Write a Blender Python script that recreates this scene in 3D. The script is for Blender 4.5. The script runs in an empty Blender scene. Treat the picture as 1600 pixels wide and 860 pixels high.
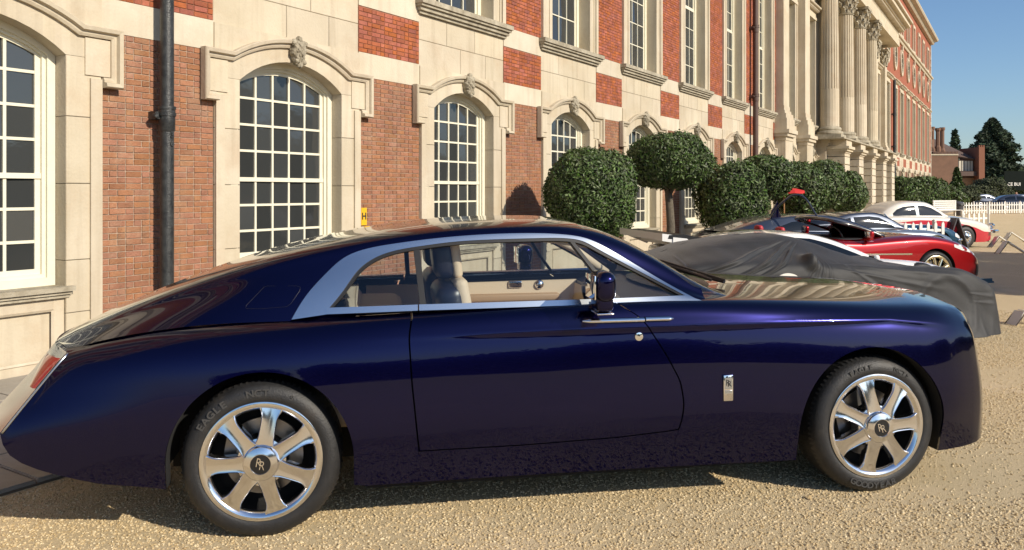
import bpy, bmesh, math, random
import numpy as np
from mathutils import Vector, Matrix
rnd = random.Random(7)
PI = math.pi
SC = bpy.context.scene
COL = SC.collection

# ---------------------------------------------------------------- camera, sky, sun, exposure
cam = bpy.data.cameras.new('camera'); camo = bpy.data.objects.new('camera', cam); COL.objects.link(camo)
camo.location = (0, 0, 1.7)
camo.rotation_euler = (PI/2, 0, -(PI/2 - math.atan(792/1250)) + 2*0)
camo.rotation_euler = (PI/2, 0, -math.radians(90) + math.atan2(792, 1250))
cam.sensor_width = 36; cam.lens = 28.125; cam.shift_y = -0.08125; cam.clip_end = 3000; cam.clip_start = .05
SC.camera = camo
SUN = Vector((-.10, -1, .56)).normalized()
w = bpy.data.worlds.new('World'); SC.world = w; w.use_nodes = True
nt = w.node_tree; bg = nt.nodes['Background']
sky = nt.nodes.new('ShaderNodeTexSky'); sky.sky_type = 'NISHITA'; sky.sun_disc = False
sky.sun_elevation = math.asin(SUN.z); sky.sun_rotation = math.atan2(SUN.x, SUN.y)
sky.air_density = 1.0; sky.dust_density = .6; sky.ozone_density = 5.0
nt.links.new(sky.outputs[0], bg.inputs[0]); bg.inputs[1].default_value = .115
sl = bpy.data.lights.new('sun', 'SUN'); sl.energy = 4.6; sl.angle = math.radians(.53); sl.color = (1, .90, .75)
so = bpy.data.objects.new('sun', sl); COL.objects.link(so); so.rotation_euler = SUN.to_track_quat('Z', 'Y').to_euler()
SC.view_settings.view_transform = 'Standard'; SC.view_settings.look = 'None'; SC.view_settings.exposure = .22; SC.view_settings.gamma = 1
SC.cycles.max_bounces = 8; SC.cycles.transparent_max_bounces = 16; SC.cycles.caustics_reflective = False; SC.cycles.caustics_refractive = False

# ---------------------------------------------------------------- materials
def N(nt, t, **k):
    n = nt.nodes.new(t)
    for a, b in k.items(): setattr(n, a, b)
    return n
def mat(name, col, rough=.6, metal=0, coat=0, spec=.5, var=0, vscale=3, col2=None, bump=0, bscale=60, island=0, objr=0, detail=6, stretch=None, streak=0, streak_col=None, spotcol=None, spot=.0, spotscale=1.2):
    m = bpy.data.materials.new(name); m.use_nodes = True; nt = m.node_tree; b = nt.nodes['Principled BSDF']
    b.inputs['Base Color'].default_value = (*col, 1); b.inputs['Roughness'].default_value = rough; b.inputs['Metallic'].default_value = metal
    b.inputs['Coat Weight'].default_value = coat; b.inputs['Coat Roughness'].default_value = .015; b.inputs['Specular IOR Level'].default_value = spec
    L = nt.links.new
    geo = N(nt, 'ShaderNodeNewGeometry'); tc = N(nt, 'ShaderNodeTexCoord')
    vec = geo.outputs['Position']
    if stretch:
        mp = N(nt, 'ShaderNodeMapping'); mp.inputs['Scale'].default_value = stretch; L(vec, mp.inputs[0]); vecs = mp.outputs[0]
    else: vecs = vec
    cur = None
    if var or col2:
        nz = N(nt, 'ShaderNodeTexNoise'); nz.inputs['Scale'].default_value = vscale; nz.inputs['Detail'].default_value = detail; nz.inputs['Roughness'].default_value = .62; L(vecs, nz.inputs['Vector'])
        rp = N(nt, 'ShaderNodeMapRange'); rp.inputs[1].default_value = .33; rp.inputs[2].default_value = .67; L(nz.outputs[0], rp.inputs[0])
        mx = N(nt, 'ShaderNodeMix', data_type='RGBA'); L(rp.outputs[0], mx.inputs[0])
        c2 = col2 or tuple(c*(1-var) for c in col)
        mx.inputs[6].default_value = (*col, 1); mx.inputs[7].default_value = (*c2, 1); cur = mx.outputs[2]
    if spotcol:
        nz = N(nt, 'ShaderNodeTexNoise'); nz.inputs['Scale'].default_value = spotscale; nz.inputs['Detail'].default_value = 5; nz.inputs['Roughness'].default_value=.7; L(vec, nz.inputs['Vector'])
        rp = N(nt, 'ShaderNodeMapRange'); rp.inputs[1].default_value = .52; rp.inputs[2].default_value = .68; rp.inputs[4].default_value = spot; L(nz.outputs[0], rp.inputs[0])
        mx = N(nt, 'ShaderNodeMix', data_type='RGBA'); L(rp.outputs[0], mx.inputs[0]); mx.inputs[7].default_value = (*spotcol, 1)
        if cur: L(cur, mx.inputs[6])
        else: mx.inputs[6].default_value = (*col, 1)
        cur = mx.outputs[2]
    if streak:
        mp = N(nt, 'ShaderNodeMapping'); mp.inputs['Scale'].default_value = (7, 7, .5); L(vec, mp.inputs[0])
        nz = N(nt, 'ShaderNodeTexNoise'); nz.inputs['Scale'].default_value = 1.3; nz.inputs['Detail'].default_value = 5; L(mp.outputs[0], nz.inputs['Vector'])
        rp = N(nt, 'ShaderNodeMapRange'); rp.inputs[1].default_value = .5; rp.inputs[2].default_value = .75; rp.inputs[4].default_value = streak; L(nz.outputs[0], rp.inputs[0])
        mx = N(nt, 'ShaderNodeMix', data_type='RGBA'); L(rp.outputs[0], mx.inputs[0]); mx.inputs[7].default_value = (*(streak_col or (.2,.17,.12)), 1)
        if cur: L(cur, mx.inputs[6])
        else: mx.inputs[6].default_value = (*col, 1)
        cur = mx.outputs[2]
    if island or objr:
        hs = N(nt, 'ShaderNodeHueSaturation')
        oi = N(nt, 'ShaderNodeObjectInfo'); ad = N(nt, 'ShaderNodeMath', operation='ADD')
        L(geo.outputs['Random Per Island'], ad.inputs[0]); L(oi.outputs['Random'], ad.inputs[1])
        fr = N(nt, 'ShaderNodeMath', operation='FRACT'); L(ad.outputs[0], fr.inputs[0])
        k = island or objr
        mr = N(nt, 'ShaderNodeMapRange'); L(fr.outputs[0], mr.inputs[0]); mr.inputs[3].default_value = 1-k; mr.inputs[4].default_value = 1+k*.8; L(mr.outputs[0], hs.inputs['Value'])
        m2 = N(nt, 'ShaderNodeMath', operation='MULTIPLY'); m2.inputs[1].default_value = 7.31; L(fr.outputs[0], m2.inputs[0]); f2 = N(nt, 'ShaderNodeMath', operation='FRACT'); L(m2.outputs[0], f2.inputs[0])
        mh = N(nt, 'ShaderNodeMapRange'); L(f2.outputs[0], mh.inputs[0]); mh.inputs[3].default_value = .5-.035*k; mh.inputs[4].default_value = .5+.035*k; L(mh.outputs[0], hs.inputs['Hue'])
        ms = N(nt, 'ShaderNodeMapRange'); L(f2.outputs[0], ms.inputs[0]); ms.inputs[3].default_value = 1-.5*k; ms.inputs[4].default_value = 1+.3*k; L(ms.outputs[0], hs.inputs['Saturation'])
        if cur: L(cur, hs.inputs['Color'])
        else: hs.inputs['Color'].default_value = (*col, 1)
        cur = hs.outputs[0]
    if cur: L(cur, b.inputs['Base Color'])
    if bump:
        nb = N(nt, 'ShaderNodeTexNoise'); nb.inputs['Scale'].default_value = bscale; nb.inputs['Detail'].default_value = 7; L(vecs, nb.inputs['Vector'])
        bp = N(nt, 'ShaderNodeBump'); bp.inputs['Strength'].default_value = min(1, bump); bp.inputs['Distance'].default_value = .01*max(1, bump); L(nb.outputs[0], bp.inputs['Height']); L(bp.outputs[0], b.inputs['Normal'])
    return m
M = {}
M['stone'] = mat('portland_stone', (.575,.50,.375), .85, var=.1, vscale=1.1, col2=(.49,.415,.295), bump=.4, bscale=35, objr=.06, streak=.42, streak_col=(.34,.27,.18), spotcol=(.46,.34,.22), spot=.4, spotscale=1.7)
M['band'] = mat('pale_stone', (.605,.535,.415), .85, col2=(.53,.455,.335), vscale=1.6, bump=.4, bscale=40, objr=.06, streak=.3, streak_col=(.29,.235,.16), spotcol=(.4,.31,.21), spot=.3)
M['weathered'] = mat('weathered_stone', (.46,.41,.31), .9, col2=(.27,.23,.16), vscale=5, bump=.9, bscale=40, streak=.5, streak_col=(.12,.10,.065))
M['brick'] = mat('brown_brick', (.35,.155,.080), .9, col2=(.275,.118,.060), vscale=9, bump=1.0, bscale=55, island=.15, spotcol=(.40,.27,.165), spot=.42, spotscale=2.2, streak=.35, streak_col=(.16,.09,.06))
M['redbrick'] = mat('rubbed_red_brick', (.40,.115,.045), .9, col2=(.29,.075,.034), vscale=6, bump=.8, bscale=55, island=.22, spotcol=(.24,.07,.04), spot=.6, spotscale=1.5, streak=.3, streak_col=(.20,.07,.04))
M['mortar'] = mat('lime_mortar', (.56,.42,.31), .95, var=.3, vscale=12, bump=.8, bscale=90)
M['redmortar'] = mat('red_mortar', (.38,.17,.10), .95, var=.3, vscale=12)
M['paint'] = mat('cream_window_paint', (.74,.70,.55), .45, var=.06, vscale=8, bump=.15, bscale=30)
M['iron'] = mat('black_cast_iron', (.012,.013,.014), .38, var=.4, vscale=14, col2=(.045,.047,.045), bump=.5, bscale=80)
M['lead'] = mat('brown_pipe_paint', (.10,.055,.04), .6, var=.2, vscale=6)
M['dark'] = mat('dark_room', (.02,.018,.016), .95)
def glassm(name, tint, fres=1.0, rough=0.0, base=(0,0,0)):
    m = bpy.data.materials.new(name); m.use_nodes = True; nt = m.node_tree; nt.nodes.clear(); L = nt.links.new
    o = N(nt, 'ShaderNodeOutputMaterial'); t = N(nt, 'ShaderNodeBsdfTransparent'); t.inputs[0].default_value = (*tint, 1)
    g = N(nt, 'ShaderNodeBsdfGlossy'); g.inputs['Roughness'].default_value = rough; g.inputs[0].default_value = (.9,.95,1,1)
    f = N(nt, 'ShaderNodeFresnel'); gg = N(nt, 'ShaderNodeNewGeometry'); mi = N(nt, 'ShaderNodeMapRange'); mi.inputs[3].default_value = 1.45; mi.inputs[4].default_value = 1/1.45; L(gg.outputs['Backfacing'], mi.inputs[0]); L(mi.outputs[0], f.inputs[0]); mu = N(nt, 'ShaderNodeMath', operation='MULTIPLY'); mu.inputs[1].default_value = fres; L(f.outputs[0], mu.inputs[0])
    mx = N(nt, 'ShaderNodeMixShader'); L(mu.outputs[0], mx.inputs[0]); L(t.outputs[0], mx.inputs[1]); L(g.outputs[0], mx.inputs[2]); L(mx.outputs[0], o.inputs[0])
    return m
M['pane'] = mat('old_window_glass', (.042,.045,.045), .05, spec=.8, objr=.28, bump=.25, bscale=3.5)
M['carglass'] = glassm('car_glass', (.80,.84,.85), 1.6)
M['cardark'] = mat('dark_car_glass', (.006,.008,.010), .03, spec=.6)

# ---------------------------------------------------------------- mesh helpers
class MB:
    def __init__(s): s.v = []; s.f = []; s.m = []; s.cm = 0
    def add(s, vs, fs, m=None):
        o = len(s.v); s.v.extend([tuple(map(float, p)) for p in vs]); s.f.extend([tuple(i+o for i in f) for f in fs]); s.m.extend([s.cm if m is None else m]*len(fs))
    def box(s, x0, x1, y0, y1, z0, z1, m=None):
        s.add([(x0,y0,z0),(x1,y0,z0),(x1,y1,z0),(x0,y1,z0),(x0,y0,z1),(x1,y0,z1),(x1,y1,z1),(x0,y1,z1)],
              [(0,3,2,1),(4,5,6,7),(0,1,5,4),(1,2,6,5),(2,3,7,6),(3,0,4,7)], m)
    def prism(s, pts, y0, y1, m=None):            # polygon in (x,z) (counter-clockwise seen from -y) extruded along y
        n = len(pts); v = [(p[0], y0, p[1]) for p in pts] + [(p[0], y1, p[1]) for p in pts]
        s.add(v, [tuple(range(n)), tuple(range(2*n-1, n-1, -1))] + [(i, i+n, (i+1) % n + n, (i+1) % n) for i in range(n)], m)
    def sweep(s, path, prof, y, m=None, closed=False):  # moulding: path in (x,z), profile (n,d): n to the left of the path, d outwards (-y)
        P = [Vector((p[0], p[1])) for p in path]; n = len(P); rows = []
        for i in range(n):
            a = P[i]-P[i-1] if i or closed else P[1]-P[0]; b = P[(i+1) % n]-P[i] if i < n-1 or closed else a
            a.normalize(); b.normalize(); na = Vector((-a.y, a.x)); nb = Vector((-b.y, b.x)); mm = (na+nb)
            mm = mm.normalized()/max(.3, mm.normalized().dot(na))
            rows.append([(P[i].x+mm.x*q[0], y-q[1], P[i].y+mm.y*q[0]) for q in prof])
        k = len(prof); fs = []
        for i in range(n if closed else n-1):
            for j in range(k-1):
                a = i*k+j; b = ((i+1) % n)*k+j; fs.append((a, a+1, b+1, b))
        if not closed: fs += [tuple(range(k-1, -1, -1)), tuple((n-1)*k+j for j in range(k))]
        s.add([p for r in rows for p in r], fs, m)
    def tube(s, pts, r, n=10, m=None, cap=True):
        pts = [Vector(p) for p in pts]; rr = r if isinstance(r, (list, tuple)) else [r]*len(pts); rows = []
        for i, p in enumerate(pts):
            d = (pts[min(i+1, len(pts)-1)]-pts[max(i-1, 0)]).normalized(); up = Vector((0,0,1)) if abs(d.z) < .9 else Vector((1,0,0))
            a = d.cross(up).normalized(); b = d.cross(a)
            rows += [p+(a*math.cos(2*PI*j/n)+b*math.sin(2*PI*j/n))*rr[i] for j in range(n)]
        fs = [(i*n+j, i*n+(j+1) % n, (i+1)*n+(j+1) % n, (i+1)*n+j) for i in range(len(pts)-1) for j in range(n)]
        if cap: fs += [tuple(range(n-1, -1, -1)), tuple((len(pts)-1)*n+j for j in range(n))]
        s.add(rows, fs, m)
    def lathe(s, prof, c, axis='z', n=24, m=None, a0=0, a1=2*PI):      # prof [(r, h)]
        full = abs(a1-a0-2*PI) < 1e-6; k = n if full else n+1; v = []
        for r, h in prof:
            for j in range(k):
                a = a0+(a1-a0)*j/n; x, y = r*math.cos(a), r*math.sin(a)
                v.append({'z': (c[0]+x, c[1]+y, c[2]+h), 'y': (c[0]+x, c[1]+h, c[2]+y), 'x': (c[0]+h, c[1]+x, c[2]+y)}[axis])
        fs = []
        for i in range(len(prof)-1):
            for j in range(n):
                b = (j+1) % k; q = (i*k+j, i*k+b, (i+1)*k+b, (i+1)*k+j); fs.append(q if axis != 'y' else q[::-1])
        s.add(v, fs, m)
    def grid(s, A, m=None, flip=False):            # A: array (rows, cols, 3)
        R, C = A.shape[:2]; fs = []
        for i in range(R-1):
            for j in range(C-1):
                q = (i*C+j, i*C+j+1, (i+1)*C+j+1, (i+1)*C+j); fs.append(q[::-1] if flip else q)
        s.add(A.reshape(-1, 3).tolist(), fs, m)
    def mesh(s, name, mats, smooth=False, bevel=0):
        me = bpy.data.meshes.new(name); me.from_pydata(s.v, [], s.f)
        mats = mats if isinstance(mats, (list, tuple)) else [mats]
        for q in mats: me.materials.append(M[q] if isinstance(q, str) else q)
        me.polygons.foreach_set('material_index', s.m)
        if smooth is True: me.polygons.foreach_set('use_smooth', [True]*len(me.polygons))
        elif smooth:
            me.polygons.foreach_set('use_smooth', [True]*len(me.polygons)); me.update()
            bm = bmesh.new(); bm.from_mesh(me)
            for e in bm.edges:
                if len(e.link_faces) == 2 and e.calc_face_angle(0) > smooth: e.smooth = False
            bm.to_mesh(me); bm.free()
        me.update(); return me
    def obj(s, name, mats, parent=None, smooth=False, loc=None, **tags): return inst(name, s.mesh(name, mats, smooth), parent, loc, **tags)
def tag(o, label=None, category=None, group=None, kind=None):
    if label: o['label'] = label
    if category: o['category'] = category
    if group: o['group'] = group
    if kind: o['kind'] = kind
    return o
def inst(name, me, parent=None, loc=None, rot=None, scale=None, **tags):
    o = bpy.data.objects.new(name, me); COL.objects.link(o)
    if parent: o.parent = parent
    if loc is not None: o.location = loc
    if rot is not None: o.rotation_euler = rot
    if scale is not None: o.scale = scale
    return tag(o, **tags)
def empty(name, loc=(0,0,0), rz=0, **tags):
    o = bpy.data.objects.new(name, None); COL.objects.link(o); o.location = loc; o.rotation_euler = (0, 0, rz); o.empty_display_size = .2
    return tag(o, **tags)
def copy_tree(o, parent=None):
    c = o.copy(); COL.objects.link(c)
    if parent: c.parent = parent
    for ch in list(o.children): copy_tree(ch, c)
    return c
def text_mesh(txt, size, mats, extrude=.002, width=1.0, bold=0):
    cu = bpy.data.curves.new('lettering', 'FONT'); cu.body = txt; cu.size = size; cu.extrude = extrude; cu.align_x = 'CENTER'; cu.align_y = 'CENTER'; cu.offset = bold; cu.resolution_u = 3
    o = bpy.data.objects.new('lettering', cu); COL.objects.link(o); dg = bpy.context.evaluated_depsgraph_get(); dg.update()
    me = bpy.data.meshes.new_from_object(o.evaluated_get(dg)); bpy.data.objects.remove(o)
    me.materials.clear(); me.materials.append(M[mats] if isinstance(mats, str) else mats)
    if width != 1: me.transform(Matrix.Diagonal((width, 1, 1, 1)))
    return me
# ================================================================ THE PALACE
FY = 7.64; BX0 = 3.31; PITCH = 3.645              # facade plane, centre of the bay nearest the camera, bay pitch
palace = empty('palace', (BX0, FY, 0), label='long brick and cream stone palace with tall sash windows and a columned portico', category='building')
def PP(name, mb, mats, parent=None, smooth=False, x=0.0, **t):      # a part of the palace whose mesh is drawn round world x=0,y=0 and set at bay centre x
    me = mb if isinstance(mb, bpy.types.Mesh) else mb.mesh(name, mats, smooth)
    p = parent or palace
    return inst(name, me, p, (x-BX0, 0, 0) if p is palace else (0, 0, 0), **t)
def arc(hw, z0, rise, n=14):                       # from +hw to -hw over the top
    R = (hw*hw+rise*rise)/(2*rise); a = math.asin(min(1, hw/R)); cz = z0+rise-R
    return [(R*math.sin(a-2*a*i/n), cz+R*math.cos(a-2*a*i/n)) for i in range(n+1)]
def arcz(x, hw, z0, rise):
    R = (hw*hw+rise*rise)/(2*rise); return z0+rise-R+math.sqrt(max(0, R*R-x*x))
OH, SPR, RISE = .82, 3.0, .30                      # lower window opening
# --- meshes shared by the lower bays (y measured from the facade plane)
def lower_surround():
    m = MB()
    top = arc(OH, SPR, RISE)
    # spandrel: strips between the arch and z=3.6
    for i in range(len(top)-1):
        (x0, z0), (x1, z1) = top[i], top[i+1]
        m.prism([(x1, z1), (x0, z0), (x0, 3.60), (x1, 3.60)], -.03, .30)
    for s in (-1, 1):
        a, b = (OH, 1.17) if s > 0 else (-1.17, -OH)
        m.box(a, b, -.03, .30, SPR, 3.60)
    return m.mesh('window_surround', 'stone')
def hood():
    m = MB(); prof = [(0,0),(0,.035),(.025,.05),(.045,.05),(.055,.09),(.09,.10),(.10,.085),(.10,0)]
    arcp = arc(.93, 3.20, .27, 16)
    right = [(1.17,2.82),(1.25,2.82),(1.25,3.20)]
    path = right + arcp + [(-p[0], p[1]) for p in right[::-1]]
    path = [(x, z) for x, z in path]
    m.sweep([(-1.17,2.82),(-1.17,2.82)][:0] + path[::-1], prof, -.03)
    for s in (-1, 1):
        a, b = (1.05, 1.165) if s > 0 else (-1.165, -1.05)
        m.box(a, b, -.055, -.03, .0, 2.80); a, b = (1.0, 1.25) if s > 0 else (-1.25, -1.0); m.box(a, b, -.045, -.03, 2.83, 3.19)
    return m.mesh('hood_mould', 'stone')
def blockmesh(x0, x1, z0, z1, y0=-.03, y1=.30, mt='stone', g=.003):
    m = MB(); b = .004
    m.box(x0+g, x1-g, y0+b, y1, z0+g, z1-g); m.box(x0+g+b, x1-g-b, y0, y0+b+.001, z0+g+b, z1-g-b)
    return m.mesh('stone_block', mt)
lsur = lower_surround(); lhood = hood()
jz = [.0, .55, 1.05, 1.78, 2.42, 3.0]
jambs = [blockmesh(s*1.17 if s < 0 else OH, -OH if s < 0 else 1.17, jz[i], jz[i+1]) for i in range(5) for s in (-1, 1)]
pan = []
for (a, b) in ((-1.17,-.47),(-.47,.30),(.30,1.17)): pan.append(blockmesh(a, b, 4.0, 4.385, 0.0, .3))
for (a, b) in ((-1.17,-.1),(-.1,.62),(.62,1.17)): pan.append(blockmesh(a, b, 3.60, 4.0, 0.0, .3))
def apron():
    m = MB(); m.box(-OH, OH, .04, .3, 0, .70); m.box(-OH, OH, .0, .04, 0, .12); m.box(-OH, -OH+.10, .0, .04, .12, .70); m.box(OH-.10, OH, .0, .04, .12, .70); m.box(-OH+.10, OH-.10, .002, .04, .60, .70)
    m.sweep([(-OH+.10,.12),(OH-.10,.12),(OH-.10,.60),(-OH+.10,.60)], [(0,0),(0,.012),(.02,.0)], .0, closed=True)
    return m.mesh('apron_panel', 'stone')
def lsill():
    m = MB(); m.box(-OH-.06, OH+.06, -.10, .25, .765, .81); m.box(-OH-.04, OH+.04, -.07, .25, .735, .765); m.box(-OH-.03, OH+.03, -.045, .25, .703, .735); return m.mesh('window_sill', 'weathered')
apr = apron(); lsl = lsill()
FRD = .15                                           # window frame depth behind the facade
def arch_ring(m, hw, z0, spr, rise, wd, y0, y1):
    """frame ring of width wd inside an arched opening"""
    out = [(hw, z0)] + arc(hw, spr, rise) + [(-hw, z0)]; r2 = max(.05, rise-.0)
    inn = [(hw-wd, z0+wd)] + arc(hw-wd, spr, rise-wd*.92) + [(-hw+wd, z0+wd)]; n = len(out)
    for i in range(n):
        j = (i+1) % n; m.prism([inn[i], out[i], out[j], inn[j]][::1], y0, y1)
def lower_window(cols=5):
    """returns meshes: frame, sash, bars, list of panes"""
    f = MB(); arch_ring(f, OH-.002, .81, SPR, RISE, .075, FRD, FRD+.12); arch_ring(f, OH-.077, .885, SPR, RISE-.07, .035, FRD+.03, FRD+.14)
    hw = OH-.112; z0 = .92; rise = RISE-.10; spr = SPR
    s = MB(); arch_ring(s, hw, z0, spr, rise, .05, FRD+.06, FRD+.10)
    s.box(-hw, hw, FRD+.045, FRD+.105, 1.825, 1.875)
    zr = [z0+.05, 1.23, 1.54, 1.825]; zu = [1.875, 2.195, 2.51, 2.83]
    iw = hw-.05; cw = 2*iw/cols; bars = MB(); panes = []
    off = .0
    for z in zr[1:3] + zu[1:4]: bars.box(-iw, iw, FRD+.065, FRD+.095, z-.014, z+.014)
    for k in range(1, cols):
        x = -iw+k*cw; ztop = arcz(x, iw, spr, rise-.046)
        bars.box(x-.014, x+.014, FRD+.063, FRD+.093, z0+.05, 1.826); bars.box(x-.014, x+.014, FRD+.063, FRD+.093, 1.874, ztop+.01)
    rows = list(zip(zr[:-1], zr[1:])) + list(zip(zu[:-1], zu[1:])) + [(zu[-1], None)]
    for (a, b) in rows:
        for k in range(cols):
            x0 = -iw+k*cw; x1 = x0+cw; p = MB(); yy = FRD+.08; t1 = rnd.uniform(-.008,.008); t2 = rnd.uniform(-.008,.008)
            if b is None:
                n = 4; top = [(x0+(x1-x0)*i/n, arcz(x0+(x1-x0)*i/n, iw, spr, rise-.04)+.012) for i in range(n+1)]
                pts = [(x0, a), (x1, a)] + top[::-1]
            else: pts = [(x0,a),(x1,a),(x1,b),(x0,b)]
            cx = (x0+x1)/2; cz = a+.15
            p.add([(x, yy+t1*(x-cx)/.14+t2*(z-cz)/.16, z) for x, z in pts], [tuple(range(len(pts)))])
            panes.append(p)
    return f, s, bars, panes
def dark_backing():
    m = MB(); m.box(-.8, .8, .42, .43, .8, 3.4); return m.mesh('room_backing', 'dark')  # near-black sheet added behind the panes to block light, in place of a room
bld = dark_backing()
LW = lower_window(); lwf = LW[0].mesh('window_frame','paint'); lws = LW[1].mesh('sash','paint'); lwb = LW[2].mesh('glazing_bars','paint'); lwp = [p.mesh('pane','pane') for p in LW[3]]
lwall = MB(); [lwall.add(p.v, p.f) for p in LW[3]]; lwall = lwall.mesh('panes','pane')
KS = []
def keystone(seed):
    m = MB(); r = random.Random(seed)
    bm = bmesh.new(); bmesh.ops.create_icosphere(bm, subdivisions=4, radius=1)
    ph = [r.uniform(0, 6) for _ in range(9)]
    for v in bm.verts:
        x, y, z = v.co; d = .10*math.sin(9*x+ph[0])*math.sin(8*z+ph[1])+.09*math.sin(15*x+ph[2]+5*z)*math.cos(13*z+ph[3])+.05*math.sin(27*z+ph[4]+9*x)*math.sin(23*x+ph[5])
        k = 1+d*(1 if y < .3 else 0)
        wd = .115*(1+.25*z) if z > -.2 else .105*(1+.1*z)
        v.co = (x*wd*k*(1.2 if abs(z-.75) < .2 else 1), y*.11*k-.03, z*.19*(1+.5*d)+.01)
    # brow, cheeks, nose, volutes
    for (cx, cz, rr, dy) in ((0,-.02,.035,-.10),(-.05,.03,.034,-.085),(.05,.03,.034,-.085),(0,.10,.06,-.06),(-.10,.14,.045,-.03),(.10,.14,.045,-.03),(-.07,-.12,.04,-.05),(.07,-.12,.04,-.05),(0,-.17,.045,-.05),(0,.19,.05,-.03)):
        q = bmesh.ops.create_icosphere(bm, subdivisions=2, radius=rr)
        for v in q['verts']: v.co += Vector((cx+r.uniform(-.01,.01), dy-.03, cz+r.uniform(-.01,.01)))
    me = bpy.data.meshes.new('keystone'); bm.to_mesh(me); bm.free(); me.materials.append(M['weathered']); return me
KS = [keystone(i) for i in range(4)]
_b = bmesh.new(); [_b.from_mesh(j) for j in jambs+pan]; BLKALL = bpy.data.meshes.new('stone_blocks'); _b.to_mesh(BLKALL); _b.free(); BLKALL.materials.append(M['stone'])
def lower_bay(x, k, detail):
    s = PP('window_surround', lsur, None, x=x)
    inst('hood_mould', lhood, s); inst('keystone', KS[k % 4], s, (0, -.06, 3.415), scale=(.86,.9,.88))
    if -1 <= k <= 5 and x < 25: [inst('stone_block', j, s) for j in jambs+pan]
    else: inst('stone_blocks', BLKALL, s, kind='stuff')
    a = PP('apron_panel', apr, None, x=x); inst('window_sill', lsl, a)
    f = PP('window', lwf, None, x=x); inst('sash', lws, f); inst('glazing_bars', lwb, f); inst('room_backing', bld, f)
    if detail: [inst('pane', p, f) for p in lwp]
    else: inst('panes', lwall, f, kind='stuff')
# --- bricks
def brick_mesh(w_, h_, d=.02):
    m = MB(); g = .0035; r = lambda: rnd.uniform(-.0018,.0018)
    x0, x1, z0, z1 = g, w_-g, g, h_-g
    m.add([(x0,-d*.2,z0),(x1,-d*.2,z0),(x1,-d*.2,z1),(x0,-d*.2,z1),(x0+.003+r(),-.010+r(),z0+.003+r()),(x1-.003+r(),-.010+r(),z0+.003+r()),(x1-.003+r(),-.010+r(),z1-.003+r()),(x0+.003+r(),-.010+r(),z1-.003+r())],
          [(4,5,6,7),(0,1,5,4),(1,2,6,5),(2,3,7,6),(3,0,4,7)])
    return m
BR = {k: [brick_mesh(wd, .0625) for _ in range(6)] for k, wd in (('s', .176), ('h', .088), ('q', .132))}
BRM = {}; NB = []
def brick_rows(x0, x1, z0, z1):
    """yields (kind or width, x, z) for an irregular Flemish bond"""
    n = int(round((z1-z0)/.0625)); 
    for r in range(n):
        z = z0+r*.0625; x = x0; i = r % 2; first = True
        if r % 2: 
            yield 'h', x, z; x += .088; i = 0
        while x < x1-.03:
            k = 's' if (i % 2 == 0) ^ (rnd.random() < .08) else 'h'; wd = .176 if k == 's' else .088
            if x+wd > x1-.03: yield x1-x, x, z; break
            yield k, x, z; x += wd; i += 1
def brick_panel(x0, x1, z0, z1, mt, bx, objs=False, mort='mortar', y=0.0):
    """x relative to bay centre bx"""
    b = MB(); b.box(x0, x1, y, y+.3, z0, z1); pnl = PP('brick_panel', b, mort, x=bx); big = MB(); 
    key = (round(x1-x0, 3), round(z0, 3), round(z1, 3), mt)
    if not objs and key in BRM:
        return inst('bricks', BRM[key], pnl, (x0, y, 0), kind='stuff')
    for kd, x, z in brick_rows(x0, x1, z0, z1):
        q = rnd.choice(BR[kd]) if isinstance(kd, str) else brick_mesh(kd, .0625)
        if objs and z > 1.02 and len(NB) < 300 and isinstance(kd, (str, float)):
            NB.append(1)
            kk = (id(q), mt)
            if not isinstance(kd, str): me = q.mesh('brick', mt)
            else:
                if kk not in BRM: BRM[kk] = q.mesh('brick', mt)
                me = BRM[kk]
            inst('brick', me, pnl, (x, y+rnd.uniform(-.0015,.0015), z))
        else: big.add([(a+x-(0 if objs else x0), c+(y if objs else 0)+rnd.uniform(-.001,.001), e+z) for a, c, e in q.v], q.f)
    me = big.mesh('bricks', mt)
    if not objs: BRM[key] = me
    inst('bricks', me, pnl, (0 if objs else x0, 0 if objs else y, 0), kind='stuff')
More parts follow.
